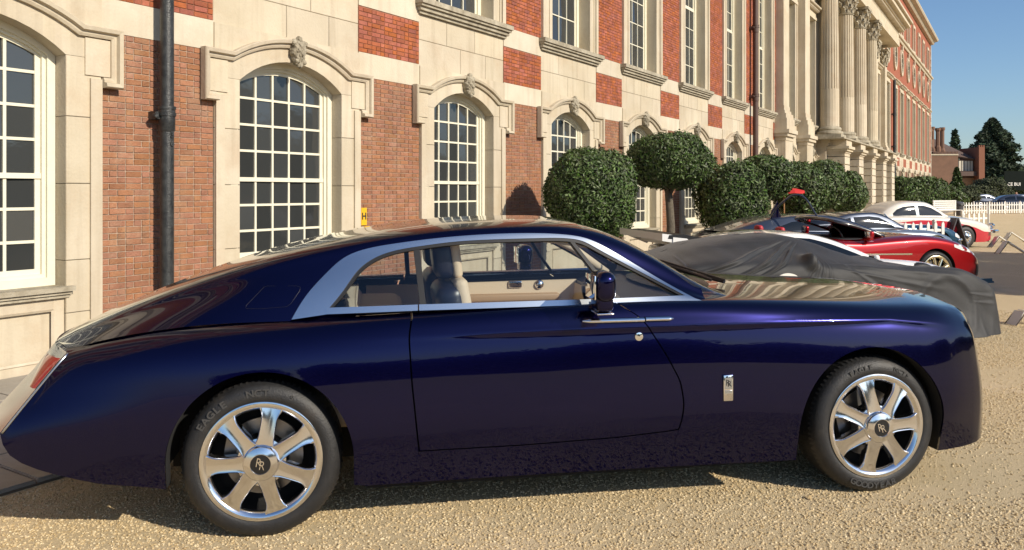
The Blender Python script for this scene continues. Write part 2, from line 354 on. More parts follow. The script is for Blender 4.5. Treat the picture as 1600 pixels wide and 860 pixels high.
# --- upper floors
UH = .80
def upper_meshes():
    R = {}
    m = MB()
    for s in (-1, 1):
        m.box(*((UH,1.17) if s > 0 else (-1.17,-UH)), -.03, .45, 4.60, 9.25)
        m.box(*((UH+.0,UH+.10) if s > 0 else (-UH-.10,-UH)), -.045, -.03, 4.60, 9.25); m.box(*((1.07,1.17) if s > 0 else (-1.17,-1.07)), -.06, -.03, 4.60, 9.25); m.box(*((1.00,1.05) if s > 0 else (-1.05,-1.00)), -.045, -.03, 4.60, 9.25)
    m.box(-1.17, 1.17, -.03, .45, 9.25, 9.62); m.box(-1.2, 1.2, -.07, -.03, 9.27, 9.40)
    R['surround'] = m.mesh('window_surround', 'stone')
    m = MB(); m.sweep([(1.17,9.62),(-1.17,9.62)], [(0,0),(0,.10),(-.05,.16),(-.09,.16),(-.12,.24),(-.16,.26),(-.18,.26),(-.18,0)], -.03); R['cornice'] = m.mesh('window_cornice', 'stone')
    m = MB(); m.box(-1.27, 1.27, -.16, .40, 4.525, 4.60); m.box(-1.25, 1.25, -.13, .40, 4.485, 4.525); m.box(-1.23, 1.23, -.09, .40, 4.43, 4.485); m.box(-1.20, 1.20, -.05, .40, 4.385, 4.43); R['sill'] = m.mesh('window_sill', 'weathered')
    f = MB(); z0, z1 = 4.60, 9.25; D = .22
    def ring(mb, hw, a, b, wd, y0, y1):
        mb.box(-hw, -hw+wd, y0, y1, a, b); mb.box(hw-wd, hw, y0, y1, a, b); mb.box(-hw+wd, hw-wd, y0, y1, a, a+wd); mb.box(-hw+wd, hw-wd, y0, y1, b-wd, b)
    ring(f, UH, z0, z1, .09, D, D+.10); R['frame'] = f.mesh('window_frame', 'paint')
    s = MB(); ring(s, UH-.09, z0+.09, 6.90, .05, D+.03, D+.07); ring(s, UH-.09, 6.90, z1-.09, .05, D+.05, D+.09); R['sash'] = s.mesh('sash', 'paint')
    iw = UH-.14; cw = 2*iw/4; bars = MB(); panes = []; rows = []
    for a, b, n, yy in ((z0+.14, 6.85, 4, D+.05), (6.95, z1-.14, 4, D+.07)):
        h = (b-a)/n
        for i in range(1, n): bars.box(-iw, iw, yy-.012, yy+.012, a+i*h-.011, a+i*h+.011)
        for k in range(1, 4): bars.box(-iw+k*cw-.011, -iw+k*cw+.011, yy-.014, yy+.010, a, b)
        for i in range(n):
            for k in range(4):
                t1 = rnd.uniform(-.009,.009); t2 = rnd.uniform(-.009,.009); p = MB(); x0 = -iw+k*cw; zz = a+i*h
                p.add([(x0,yy-t1-t2,zz),(x0+cw,yy+t1-t2,zz),(x0+cw,yy+t1+t2,zz+h),(x0,yy-t1+t2,zz+h)], [(0,1,2,3)]); panes.append(p)
    R['bars'] = bars.mesh('glazing_bars', 'paint'); R['pane'] = [p.mesh('pane', 'pane') for p in panes]
    al = MB(); [al.add(p.v, p.f) for p in panes]; R['panes'] = al.mesh('panes', 'pane')
    m = MB(); m.box(-UH, UH, .50, .51, 4.6, 9.3); R['back'] = m.mesh('room_backing', 'dark')  # same added dark sheet for the upper windows, blocking light behind the glass
    # round window and top-floor window
    m = MB(); n = 24; y0 = -.09
    for i in range(n):
        a, b = 2*PI*i/n, 2*PI*(i+1)/n; ro, ri = 1.02, .78
        m.prism([(ri*math.cos(a)*.82, 11.6+ri*math.sin(a)), (ro*math.cos(a)*.86, 11.6+ro*math.sin(a)), (ro*math.cos(b)*.86, 11.6+ro*math.sin(b)), (ri*math.cos(b)*.82, 11.6+ri*math.sin(b))], y0, .30)
    m.box(-.2, .2, -.14, 0, 12.5, 12.9)
    R['oculus'] = m.mesh('round_window_surround', 'stone')
    m = MB(); m.add([(.65*math.cos(2*PI*i/n), .02, 11.6+.79*math.sin(2*PI*i/n)) for i in range(n)], [tuple(range(n))]); R['ocglass'] = m.mesh('pane', 'pane')
    m = MB(); 
    for k in (-.22, .22): m.box(k-.015, k+.015, -.01, .02, 10.9, 12.3)
    for k in (-.4, 0, .4): m.box(-.62, .62, -.012, .018, 11.585+k, 11.615+k)
    R['ocbars'] = m.mesh('glazing_bars', 'paint')
    m = MB(); ring(m, .85, 13.5, 15.95, .24, -.08, .30); m.box(-.95, .95, -.14, .2, 13.38, 13.5); R['topsur'] = m.mesh('window_surround', 'stone')
    m = MB(); ring(m, .61, 13.74, 15.71, .06, .12, .18); 
    for k in range(1, 4): m.box(-.61+.305*k-.012, -.61+.305*k+.012, .12, .16, 13.74, 15.71)
    for k in range(1, 6): m.box(-.6, .6, .122, .158, 13.74+.33*k-.012, 13.74+.33*k+.012)
    R['topframe'] = m.mesh('window_frame', 'paint')
    m = MB(); m.box(-.6, .6, .16, .17, 13.74, 15.71); R['toppane'] = m.mesh('pane', 'pane')
    return R
UM = upper_meshes()
def upper_bay(x, detail, hp, lowtop=True):
    s = PP('window_surround', UM['surround'], None, x=x); inst('window_sill', UM['sill'], s); inst('window_cornice', UM['cornice'], s)
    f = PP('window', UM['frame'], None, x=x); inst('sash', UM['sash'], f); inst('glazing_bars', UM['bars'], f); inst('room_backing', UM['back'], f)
    if detail: [inst('pane', p, f) for p in UM['pane']]
    else: inst('panes', UM['panes'], f, kind='stuff')
def top_bay(x, hp):
    o = PP('round_window', UM['oculus'], None, x=x); inst('pane', UM['ocglass'], o); inst('glazing_bars', UM['ocbars'], o)
    s = PP('top_window', UM['topsur'], None, x=x); inst('window_frame', UM['topframe'], s); inst('pane', UM['toppane'], s)
PI_ = 1.17; PE = PITCH-1.17
bandm = {}
def bands(x, a, b):
    """stone bands across a brick pier from a to b (relative to x)"""
    key = round(b-a, 3)
    if key not in bandm:
        w2 = b-a; A = []
        m = MB(); m.box(0, w2, -.012, .3, 3.285, 3.62); A.append(m.mesh('stone_band', 'band'))
        m = MB(); m.box(0, w2, -.012, .3, 4.26, 4.60); A.append(m.mesh('stone_band', 'band')); bandm[key] = A
    for me in bandm[key]: inst('stone_band', me, palace, (x+a-BX0, 0, 0))
for k in range(-3, 8):
    x = BX0+k*PITCH; det = k in (0, 1, 2)
    lower_bay(x, k, det); upper_bay(x, k in (1, 2, 3, 4), PITCH/2); top_bay(x, PITCH/2)
    a, b = 1.17, PITCH-1.17
    brick_panel(a, b, 0.035, 3.285, 'brick', x, objs=(k == 0))
    brick_panel(a, b, 3.62, 4.26, 'redbrick', x, mort='redmortar')
    brick_panel(a, b, 4.60, 9.85, 'redbrick', x, mort='redmortar')
    bands(x, a, b)
# brick field of the top storeys (behind the round windows), strings, cornice, balustrade
M['farbrick'] = mat('far_red_brick', (.34,.105,.055), .9, col2=(.27,.085,.045), vscale=4)
def brickfield(x0, x1, z0=9.85, z1=17.0): 
    b = MB(); b.box(x0, x1, .03, .6, z0, z1); inst('brick_wall', b.mesh('brick_wall', 'farbrick'), palace, (-BX0, 0, 0))
def strings(x0, x1):
    prof = lambda h, d: [(0,0),(0,d*.35),(-h*.25,d*.5),(-h*.45,d*.5),(-h*.6,d*.9),(-h*.85,d),(-h,d),(-h,0)]
    for z, h, d in ((9.72,.22,.16),(13.02,.34,.28),(16.75,.5,.75)):
        m = MB(); m.sweep([(x1,z),(x0,z)], prof(h, d), .03); inst('string_course' if z < 16 else 'cornice', m.mesh('string_course', 'stone'), palace, (-BX0, 0, 0))
    m = MB(); m.box(x0, x1, .0, .3, 17.25, 17.6); m.box(x0, x1, -.02, .32, 18.45, 18.65); x = x0
    while x < x1-.5:
        m.box(x, x+.5, .0, .3, 17.6, 18.45)
        for i in range(9): m.lathe([(.05,0),(.10,.2),(.05,.5),(.07,.85)], (x+.75+.34*i, .15, 17.6), n=6)
        x += 3.7
    inst('balustrade', m.mesh('balustrade', 'stone'), palace, (-BX0, 0, 0))
XE = BX0+7*PITCH+1.17                               # end of the near brick wing
brickfield(BX0-3*PITCH-1.2, 92.4); strings(BX0-3*PITCH-1.2, 92.4)
# --- central stone block: pilasters, windows, giant columns over rusticated piers
m = MB(); m.box(XE+.9, 59.0, .0, .6, 9.60, 13.3)
inst('frieze', m.mesh('frieze', 'stone'), palace, (-BX0, 0, 0))
wx = [32.45, 36.2, 39.7, 43.4, 47.4, 51.4, 55.5]
edges = [XE] + [v for xx in wx for v in (xx-1.17, xx+1.17)] + [59.2]
for i in range(0, len(edges), 2):
    if edges[i+1]-edges[i] < .02: continue
    for z0, z1 in ((0,1.1),(1.1,2.2),(2.2,3.3),(3.3,4.6),(4.6,6.2),(6.2,7.9),(7.9,9.6)):
        inst('stone_block', blockmesh(edges[i], edges[i+1], z0, z1, 0, .4, 'stone'), palace, (-BX0, 0, 0))
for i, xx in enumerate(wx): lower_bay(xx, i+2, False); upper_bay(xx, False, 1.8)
def pilaster(xc, yf, base_w=.62):
    p = MB(); p.box(-.42, .42, yf, .0, 4.9, 9.9)
    root = inst('pilaster', p.mesh('pilaster', 'stone'), palace, (xc-BX0, 0, 0))
    b = MB()
    for (w2, d, z0, z1) in ((.44,.02,4.72,4.9),(.50,.06,4.6,4.72),(.56,.12,4.42,4.6),(.60,.16,4.0,4.42),(.70,.26,3.86,4.0),(.66,.2,3.74,3.86),(.58,.12,3.6,3.74),(.55,.10,0,3.6)):
        b.box(-w2, w2, yf-d, .0, z0, z1)
    inst('pedestal', b.mesh('pedestal', 'stone'), root)
    c = capital(.42, .36); inst('capital', c, root, (0, (yf)/2, 9.9), scale=(1, .6, 1))
def capital(r, h):
    m = MB(); m.lathe([(r*.95,0),(r*1.02,.05),(r*.9,.08)], (0,0,0), n=16); rr = random.Random(3)
    for row in range(3):
        for k in range(10):
            a = 2*PI*(k+.5*row)/10; rd = r*(.98+.16*row); z = .08+.26*row
            c = Vector((math.cos(a)*rd, math.sin(a)*rd, z)); t = Vector((-math.sin(a), math.cos(a), 0)); o = Vector((math.cos(a), math.sin(a), 0)); q = .085
            m.add([c-t*q, c+t*q, c+t*q*1.1+o*.03+Vector((0,0,.2)), c+o*.13+Vector((0,0,.30)), c-t*q*1.1+o*.03+Vector((0,0,.2)), c+o*.17+Vector((0,0,.22))], [(0,1,2,3,4),(4,3,5),(3,2,5)])
    m.lathe([(r*.9,.06),(r*1.0,.6),(r*1.25,.9)], (0,0,0), n=16)
    for k in range(4):
        a = PI/4+PI/2*k; c = Vector((math.cos(a), math.sin(a), 0))*r*1.5; m.lathe([(.001,-.09),(.11,-.07),(.13,0),(.11,.07),(.001,.09)], (c.x, c.y, .84), 'y', n=8)
    m.box(-r*1.4, r*1.4, -r*1.4, r*1.4, .92, 1.05)
    return m.mesh('capital', 'weathered')
for xc in (30.75, 34.3, 38.0): pilaster(xc, -.30)
pilaster(57.3, -.30); pilaster(53.4, -.30)
def column(xc, yc):
    n = 120; r = .40; zs = [4.55, 4.6, 6.2, 6.25, 8.5, 10.2]; V = []
    for z in zs:
        for j in range(n):
            a = 2*PI*j/n; fl = max(0, math.sin(a*20))*.035 if z > 6.22 else max(0, math.sin(a*20))*.008
            rr = (r-.05*max(0, (z-6)/4.2))-fl; V.append((rr*math.cos(a), rr*math.sin(a), z))
    m = MB(); m.add(V, [(i*n+j, i*n+(j+1) % n, (i+1)*n+(j+1) % n, (i+1)*n+j) for i in range(len(zs)-1) for j in range(n)])
    root = inst('column', m.mesh('column', 'stone'), palace, (xc-BX0, yc, 0))
    b = MB(); b.lathe([(.56,0),(.58,.05),(.56,.13),(.47,.17),(.50,.24),(.48,.3),(.42,.34),(.40,.36)], (0,0,4.22), n=24); b.box(-.58, .58, -.58, .58, 4.06, 4.22)
    inst('column_base', b.mesh('column_base', 'weathered', smooth=.6), root); inst('capital', COLCAP, root, (0, 0, 10.2))
COLCAP = capital(.40, 1)
for xc in (37.5, 41.3, 45.1, 48.9): column(xc, -.55)
for xc in (38.3, 42.1, 46.1, 50.2, 53.8):
    root = None; m = MB(); m.box(-.62, .62, -1.15, .0, 3.28, 3.42)
    for (w2, d, z0, z1) in ((.66,.04,3.42,3.5),(.72,.12,3.5,3.6),(.78,.2,3.6,3.72),(.68,.08,3.72,4.06)): m.box(-w2, w2, -1.15-d, .0, z0, z1)
    root = inst('stone_pier', m.mesh('stone_pier', 'stone'), palace, (xc-BX0, 0, 0))
    for i in range(9):
        b = MB(); b.box(-.62, .62, -1.15, 0, i*.364+.025, i*.364+.340); b.box(-.56, .56, -1.09, 0, i*.364-.024, i*.364+.025); inst('stone_block', b.mesh('stone_block', 'band'), root)
m = MB(); m.box(36.6, 54.5, -1.30, 0, 4.0, 4.062); inst('portico_ledge', m.mesh('portico_ledge', 'weathered'), palace, (-BX0, 0, 0))
m = MB(); m.box(36.7, 58.2, -1.0, 0, 11.25, 11.6); m.box(36.7, 58.2, -.95, 0, 11.6, 12.2); m.box(36.4, 58.5, -1.35, 0, 12.35, 12.5); m.box(36.2, 58.7, -1.6, 0, 12.5, 12.75); m.box(36.1, 58.8, -1.75, 0, 12.75, 12.9)
x = 36.6
while x < 58.4: m.box(x, x+.14, -1.28, 0, 12.2, 12.35); x += .28
inst('entablature', m.mesh('entablature', 'stone'), palace, (-BX0, 0, 0))
# --- far brick wing
fx = [60.3, 64.3, 68.1, 72.3, 76.5, 80.7, 84.6, 89.0]
for i, xx in enumerate(fx):
    s = PP('window_surround', lsur, None, x=xx); inst('hood_mould', lhood, s); inst('keystone', KS[i % 4], s, (0, -.06, 3.415), scale=(.86,.9,.88))
    inst('stone_blocks', BLKALL, s, kind='stuff')
    f = PP('window', lwf, None, x=xx); inst('panes', lwall, f, kind='stuff'); inst('glazing_bars', lwb, f)
    upper_bay(xx, False, 2); top_bay(xx, 2)
    a = xx+1.17; b = (fx[i+1]-1.17) if i < 7 else 92.4
    q = MB(); q.box(a, b, .0, .4, 0, 9.85); inst('brick_panel', q.mesh('brick_panel', 'farbrick'), palace, (-BX0, 0, 0)); bands(0, a, b)
m = MB()
for i in range(46): m.box(92.05-(.22 if i % 2 else 0), 92.46, -.04, .3, i*.37, i*.37+.35)
inst('quoins', m.mesh('quoins', 'band'), palace, (-BX0, 0, 0))
m = MB(); m.box(BX0-3*PITCH-1.2, 92.4, .6, 14, 0, 17.2); inst('building_core', m.mesh('building_core', 'farbrick'), palace, (-BX0, 0, 0))
m = MB()
for k in range(-3, 8): m.box(BX0+k*PITCH-1.17, BX0+k*PITCH+1.17, .04, .6, 9.62, 9.9)
inst('stone_fill', m.mesh('stone_fill', 'stone'), palace, (-BX0, 0, 0))
# --- downpipes, box on the wall
def pipe(x, r, mt, label, col=None):
    root = empty('drainpipe', (x, FY-.10-r, 0), label=label, category='drainpipe')
    m = MB(); m.lathe([(r,0),(r,9.6)], (0,0,0), n=20); inst('pipe', m.mesh('pipe', mt, smooth=True), root)
    for z in (2.50, 4.9, 7.2):
        m = MB(); m.lathe([(r,-.18),(r*1.18,-.16),(r*1.18,-.02),(r*1.32,-.015),(r*1.32,.02),(r*1.2,.025),(r*1.2,.05),(r*1.3,.055),(r*1.3,.085),(r,.09)], (0,0,z), n=20); m.box(-r*1.6, r*1.6, r*.3, r+.10, z-.05, z+.03)
        m.lathe([(.0,-.02),(.022,-.018),(.03,0),(.03,.03)], (-r*1.75, r*.1, z-.02), 'y', n=10); m.box(-r*1.9, -r*.9, r*.1, r*.4, z-.05, z+.02)
        inst('pipe_collar', m.mesh('pipe_collar', mt, smooth=.6), root)
    return root
pr = pipe(5.10, .068, 'iron', 'black cast iron drainpipe on the brick pier between the two nearest windows')
for i, ch in enumerate('36'):
    inst('cast_number', text_mesh(ch, .085, 'iron', .005, bold=.004), pr, (0.012, -.073, 2.29-.09*i), (PI/2, 0, 0))
pipe(27.0, .09, 'lead', 'tall brown downpipe on the brickwork just before the stone pilasters')
pipe(62.3, .10, 'iron', 'dark downpipe beside the far end of the portico')
M['yellow'] = mat('yellow_enamel', (.75,.42,.02), .4)
hb = empty('hydrant_sign', (8.215, FY-.012, 1.36), label='small yellow hydrant plate on the brick pier beside the second window', category='sign')
m = MB(); m.box(-.055, .055, -.012, 0, -.12, .12); inst('plate', m.mesh('plate', 'yellow'), hb)
inst('letter', text_mesh('H', .13, 'iron', .001, bold=.004), hb, (0, -.014, .0), (PI/2, 0, 0))
# ================================================================ GROUND
M['gravel'] = mat('golden_gravel', (.69,.55,.335), .95, col2=(.54,.42,.24), vscale=60, bump=1.2, bscale=150, spotcol=(.70,.55,.35), spot=.9, spotscale=.7)
g = MB(); g.add([(-400,-400,0),(900,-400,0),(900,400,0),(-400,400,0)], [(0,1,2,3)]); g.obj('gravel_ground', 'gravel', kind='structure')
M['flag'] = mat('york_flagstone', (.40,.36,.30), .85, col2=(.31,.275,.22), vscale=2.5, bump=.6, bscale=30, objr=.14, island=.14)
M['joint'] = mat('sandy_joint', (.16,.12,.08), .95)
pv = MB(); pv.box(-9, 95, 4.80, FY+.1, -.02, .012); pav = pv.obj('pavement', 'joint', kind='structure')
def slab(w_, d_):
    m = MB(); b = .008; m.box(0.006, w_-.006, 0.006, d_-.006, .0, .022); m.box(.006+b, w_-.006-b, .006+b, d_-.006-b, .022, .030); return m
rest = MB()
for r, (y0, y1) in enumerate(((4.80,5.45),(5.45,6.20),(6.20,6.85),(6.85,FY))):
    x = -2.0-rnd.random()
    while x < 94:
        wd = rnd.uniform(.6, 1.15)
        if x < 22: inst('flagstone', slab(wd, y1-y0).mesh('flagstone', 'flag'), pav, (x, y0, .005+rnd.uniform(-.003,.003)))
        else: q = slab(wd, y1-y0); rest.add([(a+x, b+y0, c) for a, b, c in q.v], q.f)
        x += wd
inst('flagstones', rest.mesh('flagstones', 'flag'), pav, kind='stuff')
# loose pebbles: geometry nodes scatter on a hidden-free base sheet in front of the cars
M['pebble'] = mat('pebble', (.56,.41,.24), .7, island=.0, objr=.0)
def pebble_scatter(name, x0, x1, y0, y1, dens, size):
    def pm(seed):
        r = random.Random(seed); bm = bmesh.new(); bmesh.ops.create_icosphere(bm, subdivisions=1, radius=.5)
        for v in bm.verts: v.co = Vector((v.co.x*r.uniform(.8,1.25), v.co.y*r.uniform(.7,1.05), v.co.z*r.uniform(.5,.75)))
        me = bpy.data.meshes.new('pebble'); bm.to_mesh(me); bm.free(); me.materials.append(M['pebble']); return me
    N_ = int((x1-x0)*(y1-y0)*dens); r = np.random.RandomState(5)
    pts = np.stack([r.uniform(x0, x1, N_), r.uniform(y0, y1, N_), r.uniform(-.001, .003, N_)], 1)
    # keep only what the photograph's foreground shows: in front of the camera
    d = (pts[:,0]*.8447+pts[:,1]*.5352); u = (pts[:,0]*.5352-pts[:,1]*.8447)/np.maximum(d, .1)
    k = (d > 3.0) & (np.abs(u) < .72) & (r.uniform(0, 1, N_) < np.clip(1.6-(d-3)/7, .15, 1)) & (r.uniform(0, 1, N_) < np.clip(1.05+1.3*(np.sin(pts[:,0]*1.3+2*np.sin(pts[:,1]*.9))*np.sin(pts[:,1]*1.7+1.5*np.sin(pts[:,0]*.7+1))+.3*np.sin(pts[:,0]*4.1+pts[:,1]*3)), .18, 1)); pts = pts[k]
    me = bpy.data.meshes.new(name); me.from_pydata(pts.tolist(), [], []); o = bpy.data.objects.new(name, me); COL.objects.link(o)
    o['kind'] = 'stuff'; o['label'] = 'loose golden gravel stones scattered over the forecourt'
    ng = bpy.data.node_groups.new('scatter', 'GeometryNodeTree')
    ng.interface.new_socket('Geometry', in_out='INPUT', socket_type='NodeSocketGeometry'); ng.interface.new_socket('Geometry', in_out='OUTPUT', socket_type='NodeSocketGeometry')
    n = ng.nodes; gi = n.new('NodeGroupInput'); go = n.new('NodeGroupOutput'); L = ng.links.new
    ip = n.new('GeometryNodeInstanceOnPoints'); gg = n.new('GeometryNodeGeometryToInstance')
    for i in range(4):
        src = bpy.data.objects.new('pebble_source', pm(i)); oi = n.new('GeometryNodeObjectInfo'); oi.inputs[0].default_value = src; L(oi.outputs['Geometry'], gg.inputs[0])
    L(gi.outputs[0], ip.inputs['Points']); L(gg.outputs[0], ip.inputs['Instance']); ip.inputs['Pick Instance'].default_value = True
    rv = n.new('FunctionNodeRandomValue'); rv.data_type = 'FLOAT'; rv.inputs[2].default_value = .62; rv.inputs[3].default_value = 1.22; pw_ = n.new('ShaderNodeMath'); pw_.operation = 'POWER'; pw_.inputs[1].default_value = 3.0; mm_ = n.new('ShaderNodeMath'); mm_.operation = 'MULTIPLY'; mm_.inputs[1].default_value = size; L(rv.outputs[1], pw_.inputs[0]); L(pw_.outputs[0], mm_.inputs[0]); L(mm_.outputs[0], ip.inputs['Scale'])
    rr = n.new('FunctionNodeRandomValue'); rr.data_type = 'FLOAT_VECTOR'; rr.inputs[0].default_value = (-.5,-.5,0); rr.inputs[1].default_value = (.5,.5,6.28); L(rr.outputs[0], ip.inputs['Rotation'])
    L(ip.outputs[0], go.inputs[0]); md = o.modifiers.new('scatter', 'NODES'); md.node_group = ng
    # colour varies stone by stone
    nt = M['pebble'].node_tree; b = nt.nodes['Principled BSDF']; ob = N(nt, 'ShaderNodeObjectInfo'); cr = N(nt, 'ShaderNodeValToRGB'); geo = N(nt, 'ShaderNodeNewGeometry')
    nz = N(nt, 'ShaderNodeTexWhiteNoise'); nz.noise_dimensions = '3D'; nt.links.new(ob.outputs['Location'], nz.inputs['Vector'])
    nn = N(nt, 'ShaderNodeTexNoise'); nn.inputs['Scale'].default_value = 130; nn.inputs['Detail'].default_value = 0; nt.links.new(geo.outputs['Position'], nn.inputs['Vector'])
    ad = N(nt, 'ShaderNodeMath', operation='ADD'); nt.links.new(ob.outputs['Random'], ad.inputs[0]); nt.links.new(nn.outputs[0], ad.inputs[1]); fr = N(nt, 'ShaderNodeMath', operation='FRACT'); nt.links.new(ad.outputs[0], fr.inputs[0])
    e = cr.color_ramp.elements; e[0].color = (.29,.195,.085,1); e[1].color = (.80,.70,.49,1); a = e.new(.3); a.color = (.52,.39,.205,1); a = e.new(.8); a.color = (.66,.53,.32,1)
    nt.links.new(fr.outputs[0], cr.inputs[0]); nt.links.new(cr.outputs[0], b.inputs['Base Color'])
pebble_scatter('gravel_stones', 1.0, 13.5, -3.6, 4.78, 5200, .0112)
# fallen leaf on the gravel
M['deadleaf'] = mat('dry_leaf', (.50,.36,.18), .7)
def leaf_thing(x, y, rz, s, label):
    m = MB(); P = [(-.5,0,0),(-.2,.2,.12),(.2,.22,.16),(.5,0,.05),(.2,-.22,.18),(-.2,-.2,.1)]; m.add([(a*s,b*s,c*s+.008) for a,b,c in P]+[(0,0,.02)], [(0,6,1),(1,6,2),(2,6,3),(3,6,4),(4,6,5),(5,6,0)])
    o = m.obj('fallen_leaf', 'deadleaf', loc=(x,y,0), label=label, category='leaf'); o.rotation_euler = (0,0,rz)

# ================================================================ TREES AND BUSHES
M['leaf'] = mat('glossy_bay_leaf', (.098,.148,.036), .5, col2=(.048,.080,.018), vscale=3.5, island=.6, spec=.4)
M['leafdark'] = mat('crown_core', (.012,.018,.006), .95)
M['far_conifer'] = mat('far_conifer_green', (.060,.090,.045), .85, col2=(.028,.046,.022), vscale=.5, island=.5)
M['conifer'] = mat('conifer_green', (.050,.080,.032), .8, col2=(.026,.045,.018), vscale=.8, island=.4)
M['hedge'] = mat('shrub_green', (.075,.085,.03), .8, col2=(.04,.055,.02), vscale=1, island=.5)
M['bark'] = mat('grey_bark', (.17,.14,.10), .9, var=.5, vscale=20, bump=1, bscale=40, stretch=(4,4,1))
for k in ('leaf',):
    b = M[k].node_tree.nodes['Principled BSDF']; b.inputs['Subsurface Weight'].default_value = 0
def crown_mesh(rx, rz, n, ls, seed, mt='leaf', lump=.07, zmin=-1, flat=0, core=True, shag=.10, boxy=0):
    r = np.random.RandomState(seed); ph = r.uniform(0, 6, 12); m = MB(); m.v = []
    d = r.normal(size=(n, 3)); d /= np.linalg.norm(d, axis=1)[:, None]
    k = d[:,2] > zmin; d = d[k]; n = len(d)
    def rad(d):
        q = 1+lump*(np.sin(3*d[:,0]+ph[0])*np.sin(3.3*d[:,1]+ph[1])+.8*np.sin(5*d[:,2]+ph[2]+2*d[:,0])+.5*np.sin(9*d[:,0]+ph[3])*np.sin(8*d[:,1]+ph[4])*np.sin(9*d[:,2]+ph[5]))
        if boxy: q *= 1/np.power(np.sum(np.abs(d)**(2+boxy), 1), 1/(2+boxy))
        return q
    R = rad(d)*(1-np.abs(r.normal(0, shag, n))**1.0*.9+.03*r.uniform(-1, 1, n)+.035*(r.uniform(0,1,n) > .93)+.05*(r.uniform(0,1,n) > .985))
    c = d*R[:,None]*np.array([rx, rx, rz]); nn = d+r.normal(0, .55, (n, 3)); nn /= np.linalg.norm(nn, axis=1)[:, None]
    t = np.cross(nn, r.normal(size=(n, 3))); t /= np.linalg.norm(t, axis=1)[:, None]; b = np.cross(nn, t); s = ls*r.uniform(.5, 1.35, n)[:, None]
    V = np.stack([c-t*s, c-b*s*.42+nn*s*.12, c+t*s, c+b*s*.42+nn*s*.12], 1).reshape(-1, 3)
    F = [(4*i, 4*i+1, 4*i+2, 4*i+3) for i in range(n)]
    me = bpy.data.meshes.new('crown'); vs = V.tolist(); ms = [0]*n
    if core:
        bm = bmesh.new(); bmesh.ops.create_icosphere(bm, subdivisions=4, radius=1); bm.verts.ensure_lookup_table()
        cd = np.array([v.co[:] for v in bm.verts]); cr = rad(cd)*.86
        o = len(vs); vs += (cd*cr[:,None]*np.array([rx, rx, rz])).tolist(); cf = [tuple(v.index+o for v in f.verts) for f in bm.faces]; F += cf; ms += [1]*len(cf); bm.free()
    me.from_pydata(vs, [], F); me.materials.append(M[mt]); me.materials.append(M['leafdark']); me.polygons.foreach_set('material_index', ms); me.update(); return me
def bush(name, x, y, zc, rx, rz, n, ls, seed, label, cat, group=None, trunk=None, mt='leaf', lump=.07, boxy=0, shag=.095):
    root = empty(name, (x, y, 0), rz=seed*1.3, label=label, category=cat, group=group)
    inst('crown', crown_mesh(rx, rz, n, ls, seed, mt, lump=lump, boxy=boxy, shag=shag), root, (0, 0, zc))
    h = zc-rz*.6; m = MB(); tr = trunk or .06
    pts = [(.03*math.sin(i*1.3+seed), .03*math.cos(i*1.7), h*i/6) for i in range(7)]
    m.tube(pts, [tr*(1.25-.06*i) if i else tr*1.5 for i in range(7)], 10)
    for k in range(4): a = k*1.6+seed; m.tube([pts[5], (.25*rx*math.cos(a), .25*rx*math.sin(a), h+.1), (.5*rx*math.cos(a), .5*rx*math.sin(a), zc)], [tr*.7, tr*.5, tr*.3], 7)
    inst('trunk', m.mesh('trunk', 'bark', smooth=True), root)
    return root
G = 'clipped bay trees along the palace wall'
def pxz(px, py, Y):                                # only used to note where the crowns were measured; numbers below are metres
    pass
# (x, y, crown centre z, radius, half height, leaves, trunk)
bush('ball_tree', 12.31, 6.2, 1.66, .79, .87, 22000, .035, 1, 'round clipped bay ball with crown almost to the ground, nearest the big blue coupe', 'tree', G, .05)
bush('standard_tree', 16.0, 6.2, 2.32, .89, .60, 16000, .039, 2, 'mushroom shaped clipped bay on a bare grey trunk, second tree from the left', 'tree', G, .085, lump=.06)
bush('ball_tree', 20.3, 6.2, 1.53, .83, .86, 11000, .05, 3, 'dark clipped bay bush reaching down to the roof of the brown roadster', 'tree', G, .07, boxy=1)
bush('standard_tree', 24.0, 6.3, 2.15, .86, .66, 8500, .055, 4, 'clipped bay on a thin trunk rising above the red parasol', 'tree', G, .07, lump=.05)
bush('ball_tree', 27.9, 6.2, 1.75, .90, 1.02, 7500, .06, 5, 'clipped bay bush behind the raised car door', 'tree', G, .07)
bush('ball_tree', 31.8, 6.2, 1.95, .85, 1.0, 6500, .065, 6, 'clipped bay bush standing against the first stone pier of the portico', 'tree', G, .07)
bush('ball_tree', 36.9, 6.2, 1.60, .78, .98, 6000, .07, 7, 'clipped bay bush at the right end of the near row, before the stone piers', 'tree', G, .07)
bush('yew_bush', 57.1, 6.2, 1.5, .95, 1.15, 4500, .10, 8, 'large domed bush just right of the portico piers', 'bush', 'domed bushes beside the far brick wing', .1, boxy=1)
bush('yew_bush', 67.0, 6.2, 1.55, 1.15, 1.2, 4500, .11, 9, 'large domed bush in the middle of the far group, behind the cream saloon roof', 'bush', 'domed bushes beside the far brick wing', .1, boxy=1)
bush('yew_bush', 79.0, 6.2, 1.55, 1.2, 1.25, 4000, .12, 10, 'domed bush at the far corner of the palace', 'bush', 'domed bushes beside the far brick wing', .1)
leaf_thing(5.6, -.9, 2.0, .05, 'tiny dry leaf on the gravel below the front wheel, nearer the viewer')
leaf_thing(4.62, .98, .6, .055, 'small dry curled leaf lying on the gravel between the wheels of the blue coupe')
